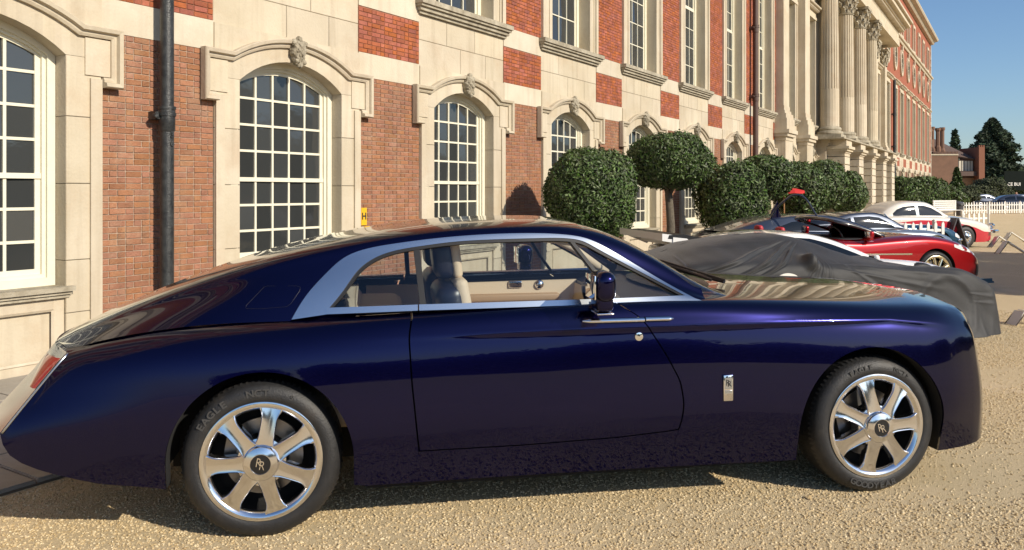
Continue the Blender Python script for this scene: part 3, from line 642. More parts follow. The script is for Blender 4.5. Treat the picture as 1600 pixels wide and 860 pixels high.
# ================================================================ CAR SURFACE ENGINE
def ncs(xs, ys):
    """natural cubic spline through (xs, ys[..., n]); returns f(x)->array"""
    xs = np.array(xs, float); ys = np.array(ys, float); n = len(xs); h = np.diff(xs); A = np.zeros((n, n)); B = np.zeros((n,)+ys.shape[1:])
    A[0,0] = A[-1,-1] = 1
    for i in range(1, n-1):
        A[i,i-1] = h[i-1]; A[i,i] = 2*(h[i-1]+h[i]); A[i,i+1] = h[i]; B[i] = 6*((ys[i+1]-ys[i])/h[i]-(ys[i]-ys[i-1])/h[i-1])
    m = np.linalg.solve(A, B.reshape(n, -1)).reshape(B.shape)
    def f(x):
        x = np.asarray(x, float); i = np.clip(np.searchsorted(xs, x)-1, 0, n-2); hh = h[i]; a = (xs[i+1]-x)/hh; b = (x-xs[i])/hh
        e = (...,)+(None,)*(ys.ndim-1)
        return a[e]*ys[i]+b[e]*ys[i+1]+((a**3-a)*hh*hh/6)[e]*m[i]+((b**3-b)*hh*hh/6)[e]*m[i+1]
    return f
def bsp(nc):
    """clamped uniform cubic B-spline basis for nc control points: f(s)->(...,nc)"""
    kn = np.concatenate([[0]*3, np.linspace(0, 1, nc-2), [1]*3])
    def f(s):
        s = np.clip(np.asarray(s, float), 0, 1-1e-9); Bs = [((s >= kn[i]) & (s < kn[i+1])).astype(float) for i in range(len(kn)-1)]
        for d in range(1, 4):
            nb = []
            for i in range(len(Bs)-1):
                t = 0
                if kn[i+d] > kn[i]: t = t+(s-kn[i])/(kn[i+d]-kn[i])*Bs[i]
                if kn[i+d+1] > kn[i+1]: t = t+(kn[i+d+1]-s)/(kn[i+d+1]-kn[i+1])*Bs[i+1]
                nb.append(t if not isinstance(t, int) else np.zeros_like(s))
            Bs = nb
        return np.stack(Bs, -1)
    return f
class Surf:
    """cross-section surface: stations xs, control points ctrl[station][k]=(y,z); y>0, mirrored by side; shear(x)=(k, zref)"""
    def __init__(s, xs, ctrl, shear=None, detail=None, bow=None):
        s.bow = bow
        c = np.array(ctrl, float); s.f = ncs(xs, c); s.b = bsp(c.shape[1]); s.shear = shear; s.detail = detail
    def P(s, x, t):
        x = np.asarray(x, float); t = np.asarray(t, float); x, t = np.broadcast_arrays(x, t)
        c = s.f(x); w = s.b(t); yz = (c*w[...,None]).sum(-2); X = x.copy()
        if s.shear:
            k, zr = s.shear(x); X = X+k*(zr-yz[...,1])
        y = yz[...,0]
        if s.bow is not None: X = X+s.bow(x, y)
        if s.detail is not None: y = y+s.detail(X, yz[...,1])
        return np.stack([X, y, yz[...,1]], -1)
    def Nrm(s, x, t, e=2e-4):
        t0 = np.clip(t-e, 0, 1); t1 = np.clip(t+e, 0, 1); x, t = np.broadcast_arrays(np.asarray(x, float), np.asarray(t, float))
        a = s.P(x+e, t)-s.P(x-e, t); b = s.P(x, np.clip(t+e, 0, 1))-s.P(x, np.clip(t-e, 0, 1)); n = np.cross(a, b); l = np.linalg.norm(n, axis=-1)[...,None]
        n = n/np.maximum(l, 1e-12); flip = np.where(n[...,1]*1.0+n[...,2]*.6 < 0, -1, 1)[...,None]; return n*flip
    def tz(s, x, z, lo=0, hi=.75):
        """parameter where height z is reached"""
        x, z = np.broadcast_arrays(np.asarray(x, float), np.asarray(z, float)); a = np.full(x.shape, float(lo)); b = np.full(x.shape, float(hi))
        for _ in range(26):
            m = (a+b)/2; k = s.P(x, m)[...,2] < z; a = np.where(k, m, a); b = np.where(k, b, m)
        return (a+b)/2
    def ty(s, x, y, lo=.3, hi=1):
        x, y = np.broadcast_arrays(np.asarray(x, float), np.asarray(y, float)); a = np.full(x.shape, float(lo)); b = np.full(x.shape, float(hi))
        for _ in range(26):
            m = (a+b)/2; k = s.P(x, m)[...,1] > y; a = np.where(k, m, a); b = np.where(k, b, m)
        return (a+b)/2
def nmesh(name, parts, mats):
    """parts: list of (A (R,C,3), Nn (R,C,3) or None, material index, side); side -1 mirrors y. Exact normals are kept as custom normals."""
    V = []; F = []; NN = []; MI = []
    for A, Nn, mi, side in parts:
        R, C = A.shape[:2]; A = A.copy(); A[...,1] *= side; o = len(V); V += A.reshape(-1, 3).tolist()
        if Nn is not None: Nn = Nn.copy(); Nn[...,1] *= side
        NN += (Nn.reshape(-1, 3).tolist() if Nn is not None else [[0,0,0]]*(R*C))
        ref = None
        for i in range(R-1):
            for j in range(C-1):
                q = [o+i*C+j, o+i*C+j+1, o+(i+1)*C+j+1, o+(i+1)*C+j]
                a, b, c, d = (Vector(V[k]) for k in q)
                fn = (c-a).cross(d-b)
                if fn.length < 1e-10: continue
                if Nn is not None and fn.dot(Vector(NN[q[0]])+Vector(NN[q[2]])) < 0: q = q[::-1]
                F.append(q); MI.append(mi)
    me = bpy.data.meshes.new(name); me.from_pydata(V, [], F)
    for q in (mats if isinstance(mats, (list, tuple)) else [mats]): me.materials.append(M[q] if isinstance(q, str) else q)
    me.polygons.foreach_set('material_index', MI); me.polygons.foreach_set('use_smooth', [True]*len(F)); me.update()
    vn = [v.normal[:] for v in me.vertices]
    me.normals_split_custom_set_from_vertices([n if (n[0] or n[1] or n[2]) else tuple(vn[i]) for i, n in enumerate(NN)]); return me
def patch(S, xl, xr, t0, t1, nx, nt_, off=0, xs=None):
    """patch of S between columns xl(z)..xr(z) (numbers or functions of z) and params t0(x)..t1(x) (numbers or functions of x)"""
    u = np.linspace(0, 1, nx) if xs is None else np.asarray(xs); v = np.linspace(0, 1, nt_)
    U, Vv = np.meshgrid(u, v)
    call = lambda f, a: (f(a) if callable(f) else np.full(a.shape, float(f)))
    z = np.full(U.shape, .8); X = None
    for _ in range(4):
        a = call(xl, z); b = call(xr, z); X = a+(b-a)*U; T0 = call(t0, X); T1 = call(t1, X); T = T0+(T1-T0)*Vv; z = S.P(X, T)[...,2]
    P = S.P(X, T); n = S.Nrm(X, T)
    return P+n*off, n
def arch_cols(x0, x1, hubs, R, n):
    """column positions between x0 and x1, dense and cosine-spaced across each wheel arch"""
    xs = [x0]; cur = x0
    for h in hubs:
        a, b = h-R, h+R
        if b <= x0 or a >= x1: continue
        if a > cur: xs += list(np.linspace(cur, a-2e-4, max(3, int((a-cur)/.04)))[1:])
        k = np.linspace(0, PI, n); xs += list(h-R*np.cos(k)*.99995); cur = b+2e-4; xs.append(cur)
    if x1 > cur: xs += list(np.linspace(cur, x1, max(3, int((x1-cur)/.04)))[1:])
    return np.array([q for q in xs if x0 <= q <= x1])
def flange(P, depth, nrm=None):
    """turn an edge curve (C,3) into an inward-going lip (toward y=0)"""
    Q = P.copy(); Q[:,1] -= depth; M_ = P.copy(); M_[:,1] -= .012; return np.stack([P, M_, Q])
def rim_text(txt, r, a0, da, size, parent, mt, y):
    for i, ch in enumerate(txt):
        if ch == ' ': continue
        a = a0-da*i; inst('letter', text_mesh(ch, size, mt, .0015, width=1.15, bold=.0015), parent, (r*math.cos(a), y, r*math.sin(a)), (PI/2, 0, 0)).rotation_euler = Matrix.Rotation(0,3,'X').to_euler()
M['tyre'] = mat('tyre_rubber', (.018,.018,.019), .55, var=.3, vscale=30, bump=.25, bscale=120, spotcol=(.06,.05,.04), spot=.35, spotscale=9)
M['tyretext'] = mat('tyre_raised_lettering', (.05,.05,.05), .45)
M['chrome'] = mat('polished_metal', (.88,.88,.89), .05, 1); M['alloy'] = mat('polished_alloy', (.80,.80,.81), .13, 1)
M['satin'] = mat('satin_aluminium', (.55,.60,.66), .26, 1)
M['disc'] = mat('brake_disc', (.22,.21,.20), .35, 1)
M['black'] = mat('black_plastic', (.010,.010,.011), .35)
M['rubber'] = mat('black_rubber_seal', (.008,.008,.009), .5)
M['wellblack'] = mat('wheel_well', (.006,.006,.006), .9)
def make_wheel(r=.383, rim=.287, wd=.25, spokes=7, mt='chrome', lettering=True, hubr=.088, name='wheel', hubtext=True, thin=False, rot=0):
    """local: axle along y, outer face towards -y at y=0; centre at origin"""
    root = empty(name)
    m = MB(); s = .035
    prof = [(rim,-0.004),(rim+.012,-.012),(rim+.03,-.016),(r-.045,-.012),(r-.022,.0),(r-.006,.022),(r,.045),(r,wd-.045),(r-.02,wd),(rim,wd)]
    m.lathe(prof, (0,0,0), 'y', n=96)
    inst('tyre', m.mesh('tyre', 'tyre', smooth=.7), root)
    # tread blocks on the shoulder as grooves
    m = MB()
    for i in range(84):
        a = 2*PI*i/84; c, s_ = math.cos(a), math.sin(a); t = .006; ro = r+.0025
        for (y0, y1, ra, rb) in ((.012,.045,r-.012,r+.001),(.055,.10,r,r),(.12,.17,r,r)):
            tx, tz = -s_*t, c*t
            m.add([(ra*c-tx,y0,ra*s_-tz),(ra*c+tx,y0,ra*s_+tz),((rb+.004)*c+tx,y1,(rb+.004)*s_+tz),((rb+.004)*c-tx,y1,(rb+.004)*s_-tz)], [(0,1,2,3)])
    inst('tread', m.mesh('tread', 'tyre'), root, kind='stuff')
    rm = MB(); rm.lathe([(rim+.002,-.004),(rim+.004,-.014),(rim-.006,-.018),(rim-.020,-.014),(rim-.034,.000),(rim-.040,.012),(rim-.034,.03),(rim-.03,wd-.02)], (0,0,0), 'y', n=96)
    ro = inst('rim', rm.mesh('rim', mt, smooth=.8), root)
    # spokes: profile across, tapering, with raised edges
    for k in range(spokes):
        a = rot+PI/2+2*PI*k/spokes; m = MB(); rows = []; nr = 14
        for i in range(nr+1):
            q = i/nr; rr = hubr*.7+(rim-.022-hubr*.7)*q
            if thin: hw = .016+.012*(1-q)+.012*q*q
            else: hw = .042-.003*math.sin(q*PI)+.024*(max(0, q-.72)/.28)**1.5+.014*(max(0, .3-q)/.3)**1.5
            y = -.030+.026*q*q+.004*math.sin(PI*q) if not thin else -.02+.012*q
            prof = [(-hw,.045),(-hw,.012),(-hw*.95,-.001),(-hw*.84,-.005),(-hw*.72,-.003),(0,-.002),(hw*.72,-.003),(hw*.84,-.005),(hw*.95,-.001),(hw,.012),(hw,.045)]
            rows.append([(rr*math.cos(a)-p*math.sin(a), y+d, rr*math.sin(a)+p*math.cos(a)) for p, d in prof])
        m.grid(np.array(rows)); inst('spoke', m.mesh('spoke', mt, smooth=.9), ro)
    m = MB(); m.lathe([(hubr*1.5,.03),(hubr*1.32,-.018),(hubr*1.08,-.024),(hubr,-.026),(hubr*.98,-.040),(hubr*.9,-.052),(hubr*.6,-.062),(hubr*.55,-.0625),(hubr*.52,-.058)], (0,0,0), 'y', n=48); inst('hub_cap', m.mesh('hub_cap', mt, smooth=.5), ro)
    m = MB(); m.lathe([(hubr*.53,-.0585),(.001,-.0600)], (0,0,0), 'y', n=40); hb = inst('hub_badge', m.mesh('hub_badge', 'black', smooth=True), ro)
    dsc = MB(); dsc.lathe([(.19,.10),(.19,.085),(.07,.085),(.001,.06)], (0,0,0), 'y', n=40); dsc.box(-.19, -.09, .06, .14, -.08, .10); inst('brake', dsc.mesh('brake', 'disc', smooth=.6), root)
    bk = MB(); bk.lathe([(rim-.03,.16),(.001,.165)], (0,0,0), 'y', n=40); inst('inner_barrel', bk.mesh('inner_barrel', 'wellblack'), root)
    if hubtext:
        for dx, dz in ((-.010,.006),(.008,-.006)):
            me = text_mesh('R', .062, 'chrome', .001, width=.75, bold=-.0003); me.transform(Matrix.Translation((dx, -.0605, dz)) @ Matrix.Rotation(PI/2, 4, 'X')); inst('monogram', me, hb) if False else ro.children and inst('monogram', me, ro)
    return root
def arc_text(wheel, txt, r, amid, size, y=-.0165, flip=False, mt='tyretext'):
    """raised sidewall lettering joined to one mesh; amid in degrees (0 = towards +x, 90 = up)"""
    bm = bmesh.new(); n = len(txt); st = size*.80/r
    for i, ch in enumerate(txt):
        if ch == ' ': continue
        a = math.radians(amid)+(-1 if not flip else 1)*st*(i-(n-1)/2)
        me = text_mesh(ch, size, mt, .0012, width=1.15, bold=size*.025)
        rot = a-PI/2 if not flip else a+PI/2
        # letters drawn in xy; stand them in the xz plane facing -y
        Mx = Matrix.Translation((r*math.cos(a), y, r*math.sin(a))) @ Matrix.Rotation(PI/2, 4, 'X') @ Matrix.Rotation(rot, 4, 'Z')
        me.transform(Mx); bm.from_mesh(me); bpy.data.meshes.remove(me)
    me = bpy.data.meshes.new('lettering'); bm.to_mesh(me); bm.free(); me.materials.append(M[mt]); return inst('lettering', me, wheel)

# ================================================================ THE BIG BLUE COUPE (local: x forward from the rear axle, y left, z up)
def paint(name, col, flake, rough=.38, metal=.55, coat=1.0, dust=.0):
    m = mat(name, col, rough, metal, coat, spec=.5); nt = m.node_tree; b = nt.nodes['Principled BSDF']; L = nt.links.new
    b.inputs['Coat Roughness'].default_value = .012; b.inputs['Coat IOR'].default_value = 1.35
    lw = N(nt, 'ShaderNodeLayerWeight'); lw.inputs[0].default_value = .35; mx = N(nt, 'ShaderNodeMix', data_type='RGBA'); L(lw.outputs['Facing'], mx.inputs[0]); mx.inputs[6].default_value = (*flake, 1); mx.inputs[7].default_value = (*col, 1); L(mx.outputs[2], b.inputs['Base Color'])
    return m
M['navy'] = paint('navy_metallic_paint', (.0007,.0007,.007), (.0027,.0024,.048), rough=.172, metal=.88)
M['cream'] = mat('cream_leather', (.74,.59,.42), .55, bump=.3, bscale=150)
M['tan'] = mat('tan_leather', (.42,.27,.15), .55)
M['navyleather'] = mat('navy_leather', (.012,.014,.03), .35)
M['redlens'] = mat('red_lens', (.30,.006,.010), .08, coat=1)
M['clearlens'] = mat('clear_lens', (.75,.72,.70), .08, coat=1)
car = empty('luxury_coupe', (0, 0, 0), label='dark navy blue luxury coupe with brushed silver window frame filling the foreground', category='car')
ca = math.atan2(-2.45, 2.256)
lx, ly = math.cos(ca), math.sin(ca)                 # nose direction in world
# outer face of the rear tyre stands at world (2.655, 3.132); its local place is (0,-.90)
car.location = (2.655-(-.90)*(-ly), 3.132-(-.90)*(lx), 0); car.rotation_euler = (0, 0, ca)
HUBS = (0.0, 3.327); AR = .443
def zb_of(x):
    """bottom edge of the body side"""
    x = np.asarray(x, float)
    z = np.interp(x, [-1.3,-.955,-.88,-.80,-.70,-.62,-.52,-.443,.443,.5,2.88,3.77,3.9,4.02,4.2], [.6,.555,.47,.405,.345,.305,.285,.270,.245,.235,.228,.215,.225,.25,.27])
    for h, r in ((0.0,.443),(3.275,.452)):
        d = np.abs(x-h); z = np.where(d < r, .383+np.sqrt(np.maximum(0, r*r-d*d)), z)
    return z
#        x     ymax  ysill  zsh    zcen   ysh
ST = [(-.955,.805,.72,.890,.885,.72),(-.90,.825,.75,.905,.91,.74),(-.78,.862,.80,.937,.965,.755),(-.55,.918,.86,.974,1.015,.785),(-.25,.955,.90,1.000,1.035,.81),(.1,.972,.915,1.015,1.045,.83),(.6,.968,.905,1.033,1.05,.86),
      (1.3,.962,.895,1.060,1.06,.875),(2.0,.968,.90,1.080,1.10,.885),(2.5,.975,.91,1.070,1.135,.885),(2.9,.980,.92,1.050,1.128,.88),(3.3,.978,.92,1.025,1.105,.865),(3.6,.966,.90,1.010,1.088,.845),(3.82,.942,.87,.998,1.070,.815),(3.95,.905,.85,.980,1.048,.77),(4.035,.845,.80,.940,1.010,.71),(4.075,.770,.74,.885,.955,.64)]
def bctrl(x, ym, ys, zs, zc, yh):
    return [(ys,.16),(ys+.02,.27),(ym,.43),(ym+.003,.60),(ym-.020,zs-.21),(ym-.040,zs-.07),(yh+.005,zs+.025),(yh-.10,zs+.035+.12*max(0,zc-zs-.02)+.008*min(1,max(0,(.9-x)/.6))),(yh-.32,(zs+zc)/2+.025),(yh*.30,zc+.004),(0,zc+.002)]
def bshear(x):
    t = np.clip((-.45-x)/.5, 0, 1.3); k = -.72*t*t*(3-2*np.minimum(t, 1)); u = np.clip((x-3.7)/.35, 0, 1); k = np.where(x > 3, .07*u, k); return k, .90
def bdetail(X, z):
    """the long crease along the flank: the side steps in just below it"""
    zc = np.interp(X, [-2,.6,1.4,2.0,3.0,3.4,3.8,5], [.95,.955,.966,.972,.972,.970,.925,.85]); a = np.interp(X, [-2,.3,.9,1.4,3.6,3.85,5], [0,0,.3,1,1,0,0])
    d = (zc-z)/.012; st = .5+.5*np.tanh(d); fade = np.exp(-np.maximum(0, zc-z)/.16); return -a*.0065*st*fade+a*.0035*np.exp(-((z-zc-.012)/.018)**2)
def tbow(x, y):
    k = np.clip((-.40-x)/.555, 0, 1.1); u_ = np.clip((x-3.5)/.55, 0, 1.1); return -.22*k*k*k*(1-np.minimum(1, y/.71)**2)+.15*u_*u_*(1-np.minimum(1, y/.78)**2)
B = Surf([s[0] for s in ST], [bctrl(*s) for s in ST], bshear, bdetail, tbow)
TB = .60                                            # param where the top face of the shoulder begins (checked against y)
def tlow(x): return B.tz(x, zb_of(x), 0, .62)
dr_z = [.2,.40,.442,.746,.969,1.104,1.3]; dr_x = [.775,.765,.758,.727,.714,.74,.78]
df_z = [.2,.40,.482,.577,.696,.84,.995,1.06,1.09,1.3]; df_x = [2.10,2.115,2.145,2.159,2.141,2.066,1.967,1.906,1.83,1.7]
rearcut = lambda z: np.interp(z, dr_z, dr_x); frontcut = lambda z: np.interp(z, df_z, df_x)
for nm, a, b in (('dr', dr_z, dr_x),):
    pass
smo = lambda xs, ys: (lambda g, v: (lambda z: np.interp(z, g, v)))(np.linspace(.1, 1.4, 400), np.convolve(np.interp(np.linspace(.1-.0326*1, 1.4+.0326*1, 420), xs, ys), np.ones(21)/21, 'valid'))
frontcut = smo(df_z, df_x); rearcut = smo(dr_z, dr_x)
GAP = .0042
hoodedge = lambda x: np.interp(x, [2.15,2.5], [.785,.70])
tbelt = lambda x: B.ty(x, np.where(x < .2, .70, .785))
DBOT = .412
tdoor = lambda x: B.tz(x, np.interp(x, [.7,1.3,1.8,2.05,2.2], [.405,.404,.418,.436,.452]), 0, .62)
tdoor2 = lambda x: B.tz(x, np.interp(x, [.7,1.3,1.8,2.05,2.2], [.405,.404,.418,.436,.452])-.006, 0, .62)
body = []
U1 = lambda xs: (xs-xs[0])/(xs[-1]-xs[0])
doors = []
for sd in (-1, 1):
    # rear quarter
    xs = arch_cols(-.955, .70, (0.0,), .443, 46)
    # the right border follows the door line, so the arch columns shift a little: rebuild with fixed columns up to the arch, blended after it
    X = np.array(xs); V = np.linspace(0, 1, 56); XX, VV = np.meshgrid(X, V); w_ = np.clip((XX-.47)/(.70-.47), 0, 1)
    z = np.full(XX.shape, .8)
    for _ in range(5):
        X2 = np.where(XX > .47, .47+(rearcut(z)-GAP-.47)*w_, XX); T0 = tlow(X2); T1 = tbelt(X2); T = T0+(T1-T0)*VV; z = B.P(X2, T)[...,2]
    body.append((B.P(X2, T), B.Nrm(X2, T), 0, sd))
    lip = B.P(X2[0], T[0]); body.append((flange(lip, .012)[:2], None, 0, sd)); body.append((flange(lip, .10)[1:], None, 1, sd))
    # rear deck side, from the shoulder inwards (under the fastback)
    Pd, nd = patch(B, -.955, .45, tbelt, 1.0, 60, 10); body.append((Pd, nd, 0, sd))
    # sill under the door
    Ps, ns = patch(B, rearcut(.36)-GAP, lambda z: frontcut(z)+GAP*.7, tlow, tdoor2, 60, 12); body.append((Ps, ns, 0, sd)); lp = Ps[0]; body.append((flange(lp, .12), None, 0, sd))
    # front wing
    xs = arch_cols(2.17, 4.075, (3.275,), .452, 46); X = np.array(xs); V = np.linspace(0, 1, 60); XX, VV = np.meshgrid(X, V); w_ = np.clip((2.78-XX)/(2.78-2.17), 0, 1); z = np.full(XX.shape, .8)
    tin = lambda x: B.ty(x, np.clip(.70-(x-3.7)*.5, .3, .70))
    for _ in range(5):
        fc = frontcut(z)+GAP; X2 = np.where(XX < 2.78, 2.78-(2.78-fc)*w_, XX); T0 = tlow(X2); T1 = B.ty(X2, hoodedge(X2)); T = T0+(T1-T0)*VV; z = B.P(X2, T)[...,2]
    body.append((B.P(X2, T), B.Nrm(X2, T), 0, sd)); lip = B.P(X2[0], T[0]); body.append((flange(lip, .012)[:2], None, 0, sd)); body.append((flange(lip, .10)[1:], None, 1, sd))
    # door
    Pp, np_ = patch(B, lambda z: rearcut(z)+GAP, lambda z: frontcut(z)-GAP, tdoor, tbelt, 80, 56)
    dm = nmesh('door', [(Pp, np_, 0, sd), (flange(Pp[0], .02), None, 0, sd), (flange(Pp[:,0], .02), None, 0, sd), (flange(Pp[:,-1], .02), None, 0, sd)], 'navy')
    doors.append(inst('door', dm, car))
    # door jamb behind the shut lines
    Pj, nj = patch(B, lambda z: rearcut(z)-.05, lambda z: frontcut(z)+.05, lambda x: tdoor(x)-.02, tbelt, 60, 30, off=-.035); body.append((Pj, nj, 1, sd))
# hood
hood = []
for sd in (-1, 1):
    Ph, nh = patch(B, 2.36, 4.075, lambda x: B.ty(x, hoodedge(x)), 1.0, 90, 26); hood.append((Ph, nh, 0, sd))
inst('bonnet', nmesh('bonnet', hood, 'navy'), car)
# nose: rounded corners close to a flat upright front with a tall grille
fe = B.P(np.full(40, 4.075), np.linspace(float(tlow(4.075)), 1, 40)); rows = []
for q in np.linspace(0, 1, 9):
    r_ = fe.copy(); r_[:,0] += .045*math.sin(q*PI/2); r_[:,1] *= (1-.06*q*q*0-q*.10); r_[:,2] -= .0; rows.append(r_)
nose = np.stack(rows)
cx = nose[-1].copy(); cx[:,1] = 0
for sd in (-1, 1): body.append((nose, None, 0, sd)); body.append((np.stack([nose[-1], cx]), None, 0, sd))
inst('body', nmesh('body', body, ['navy', 'wellblack']), car)
m = MB(); m.box(4.18, 4.24, -.30, .30, .34, .98); m.prism([(-.33,.96),(.33,.96),(.30,1.02),(-.30,1.02)], 0, .01)
gm = MB(); gm.box(4.20, 4.29, -.31, .31, .90, .95); gm.box(4.20, 4.29, -.31, -.28, .34, .90); gm.box(4.20, 4.29, .28, .31, .34, .90)
for i in range(22): gm.box(4.20, 4.28, -.27+.0255*i, -.262+.0255*i, .35, .90)
inst('grille', gm.mesh('grille', 'chrome'), car)
for sd in (-1, 1):
    m = MB(); m.lathe([(.001,.05),(.05,.045),(.07,.02),(.075,0)], (4.20, sd*.50, .78), 'x', n=20); inst('headlight', m.mesh('headlight', 'clearlens', smooth=True), car)
# tail: the flank ends on a raked edge, closed by a bulging brushed face
te = B.P(np.full(34, -.955), np.linspace(float(tlow(-.955)), float(tbelt(np.array(-.955))), 34)); rows = []
tailp = []
for q in np.linspace(0, 1, 24):
    r_ = te.copy(); r_[:,0] = te[:,0]-.22*(1-(1-q)**2)*(1+.8*np.clip(.75-te[:,2], 0, 1)); r_[:,1] = te[:,1]*(1-q); rows.append(r_)
tail = np.stack(rows)
inst('rear_panel', nmesh('rear_panel', [(tail, None, 0, sd) for sd in (-1, 1)], 'satin'), car)
for sd in (-1, 1):
    a = te[(te[:,2] > .742) & (te[:,2] < .890)]; n_ = len(a); rr = []
    for q in (0, .1, .3, .55, .8, 1):
        r_ = a.copy(); wv_ = .25+.75*np.clip((a[:,2]-.735)/.14, 0, 1); r_[:,0] = a[:,0]-.012-.115*math.sin(q*PI/2)*wv_+(.010 if q == 0 else 0); r_[:,1] = a[:,1]-.20*q*wv_+(.006 if q < .2 else 0); rr.append(r_)
    L_ = np.stack(rr)
    inst('tail_light', nmesh('tail_light', [(L_, None, 0, sd)], 'redlens'), car)
    m = MB(); pts = [tuple(p*np.array([1, sd, 1])+np.array([.012, sd*.006, 0])) for p in te[::2]]; m.tube(pts, .006, 8); inst('tail_trim', m.mesh('tail_trim', 'satin', smooth=True), car)
# ---- greenhouse
#       x     yb   zb    yr   zr    zc
GT = [(-.957,.66,.895,.47,.908,.905),(-.90,.685,.925,.50,.955,.965),(-.78,.72,.965,.54,1.025,1.065),(-.6,.75,1.00,.575,1.10,1.165),(-.3,.775,1.035,.61,1.20,1.283),(0,.79,1.045,.635,1.285,1.375),(.3,.805,1.05,.648,1.35,1.445),(.6,.815,1.06,.655,1.395,1.50),(1.0,.825,1.072,.660,1.428,1.542),(1.35,.83,1.08,.660,1.440,1.552),(1.6,.832,1.085,.662,1.430,1.545),(1.8,.835,1.088,.675,1.385,1.510),(2.0,.838,1.092,.700,1.285,1.435),(2.2,.838,1.096,.745,1.185,1.315),(2.4,.83,1.095,.79,1.105,1.190),(2.6,.80,1.075,.76,1.08,1.110)]
def gctrl(x, yb, zb, yr, zr, zc):
    f = lambda a: (yb+(yr-yb)*a+.012*math.sin(a*PI), zb+(zr-zb)*a)
    return [f(0), f(.33), f(.66), f(1.0), (yr-.022, zr+(zc-zr)*.56), (yr-.16, zr+(zc-zr)*.90), (yr*.40, zc-.006), (0, zc)]
G_ = Surf([s[0] for s in GT], [gctrl(*s) for s in GT], bow=tbow)
bo_x = [.100,.131,.196,.293,.392,.511,.65,.793,1.104,1.369,1.60,1.70,1.771,1.86,2.073,2.271,2.346]; bo_z = [1.03,1.052,1.16,1.268,1.352,1.396,1.420,1.438,1.463,1.469,1.458,1.440,1.412,1.363,1.232,1.116,1.078]
bi_x = [.285,.298,.392,.461,.541,.621,.783,.937,1.209,1.45,1.617,1.69,1.749,2.008,2.215]; bi_z = [1.075,1.084,1.196,1.287,1.345,1.376,1.406,1.425,1.439,1.443,1.438,1.422,1.391,1.248,1.132]
bo = ncs(bo_x, bo_z); bi = ncs(bi_x, bi_z)
gt_of = lambda x, z: G_.tz(x, z, 0, .98)
strip_hi = lambda x: np.interp(x, [.2,.329,.794,1.602,2.30], [1.103,1.105,1.113,1.120,1.126]); strip_lo = lambda x: np.interp(x, [0,.283,.763,1.597,2.4], [1.066,1.073,1.083,1.092,1.092])
roof = []
TH = .0
gp = []; ws = []
cs = lambda a, b, n: (a+(b-a)*(.5-.5*np.cos(np.linspace(0, PI, n))))
for sd in (-1, 1):
    # painted shell: tail to header above the aluminium band
    X = np.concatenate([np.linspace(-.957, .10, 70), np.linspace(.102, .60, 44), np.linspace(.61, 1.70, 50)])
    V = np.linspace(0, 1, 40); XX, VV = np.meshgrid(X, V); T0 = np.where(XX < .101, 0, gt_of(XX, np.where(XX < .101, 1.2, bo(np.clip(XX, .1, 2.34))))); T = T0+(1-T0)*VV
    roof.append((G_.P(XX, T), G_.Nrm(XX, T), 0, sd))
    # A-pillar
    X = np.linspace(1.69, 2.345, 50); XX, VV = np.meshgrid(X, np.linspace(0, 1, 10)); T0 = gt_of(XX, bo(XX)); T1 = G_.ty(XX, G_.P(XX, T0)[...,1]-.075); T = T0+(T1-T0)*VV
    roof.append((G_.P(XX, T), G_.Nrm(XX, T), 0, sd)); TA = T1[0]
    # windscreen
    X = np.linspace(1.70, 2.60, 50); XX, VV = np.meshgrid(X, np.linspace(0, 1, 20)); T0 = gt_of(XX, bo(np.clip(XX, 0, 2.34))); T0 = np.where(XX > 2.34, .35, T0); T1 = np.where(XX < 2.34, G_.ty(XX, G_.P(XX, T0)[...,1]-.075), .35); T = T1+(1-T1)*VV
    ws.append((G_.P(XX, T)-np.array([0,0,.004]), G_.Nrm(XX, T), 0, sd))
inst('roof', nmesh('roof', roof, 'navy'), car)
inst('windscreen', nmesh('windscreen', ws, 'carglass'), car)
def side_strip(name, curve_a, curve_b, mt, parent, sd, off=.004, thick=.012, n=8):
    """strip on the greenhouse side between two polylines of equal length, each a list of (x,z)"""
    A = np.array(curve_a); Bq = np.array(curve_b); rows = []
    for q in np.linspace(0, 1, n):
        P = A+(Bq-A)*q; rows.append(P)
    R = np.stack(rows); X = R[...,0]; Z = R[...,1]; T = gt_of(X, Z); p = G_.P(X, T); nn = G_.Nrm(X, T); p[...,2] = Z; S_ = p+nn*off
    edge0 = np.stack([S_[0], S_[0]-nn[0]*thick]); edge1 = np.stack([S_[-1], S_[-1]-nn[-1]*thick]); e2 = np.stack([S_[:,0], S_[:,0]-nn[:,0]*thick]); e3 = np.stack([S_[:,-1], S_[:,-1]-nn[:,-1]*thick])
    return inst(name, nmesh(name, [(S_, nn, 0, sd), (edge0, None, 0, sd), (edge1, None, 0, sd), (e2, None, 0, sd), (e3, None, 0, sd)], mt), parent)
def resample(x0, x1, f, n): xs = cs(x0, x1, n); return xs, f(xs)
def curve_pts(P, n):
    P = np.array(P, float); d = np.concatenate([[0], np.cumsum(np.linalg.norm(np.diff(P, axis=0), axis=1))]); f = ncs(d, P); return f(np.linspace(0, d[-1], n))
BO = curve_pts(list(zip(bo_x[1:], bo_z[1:])), 120); BI = curve_pts(list(zip(bi_x[1:], bi_z[1:])), 120)
BOt = BO.copy(); BOt[0] = (.131,1.052); 
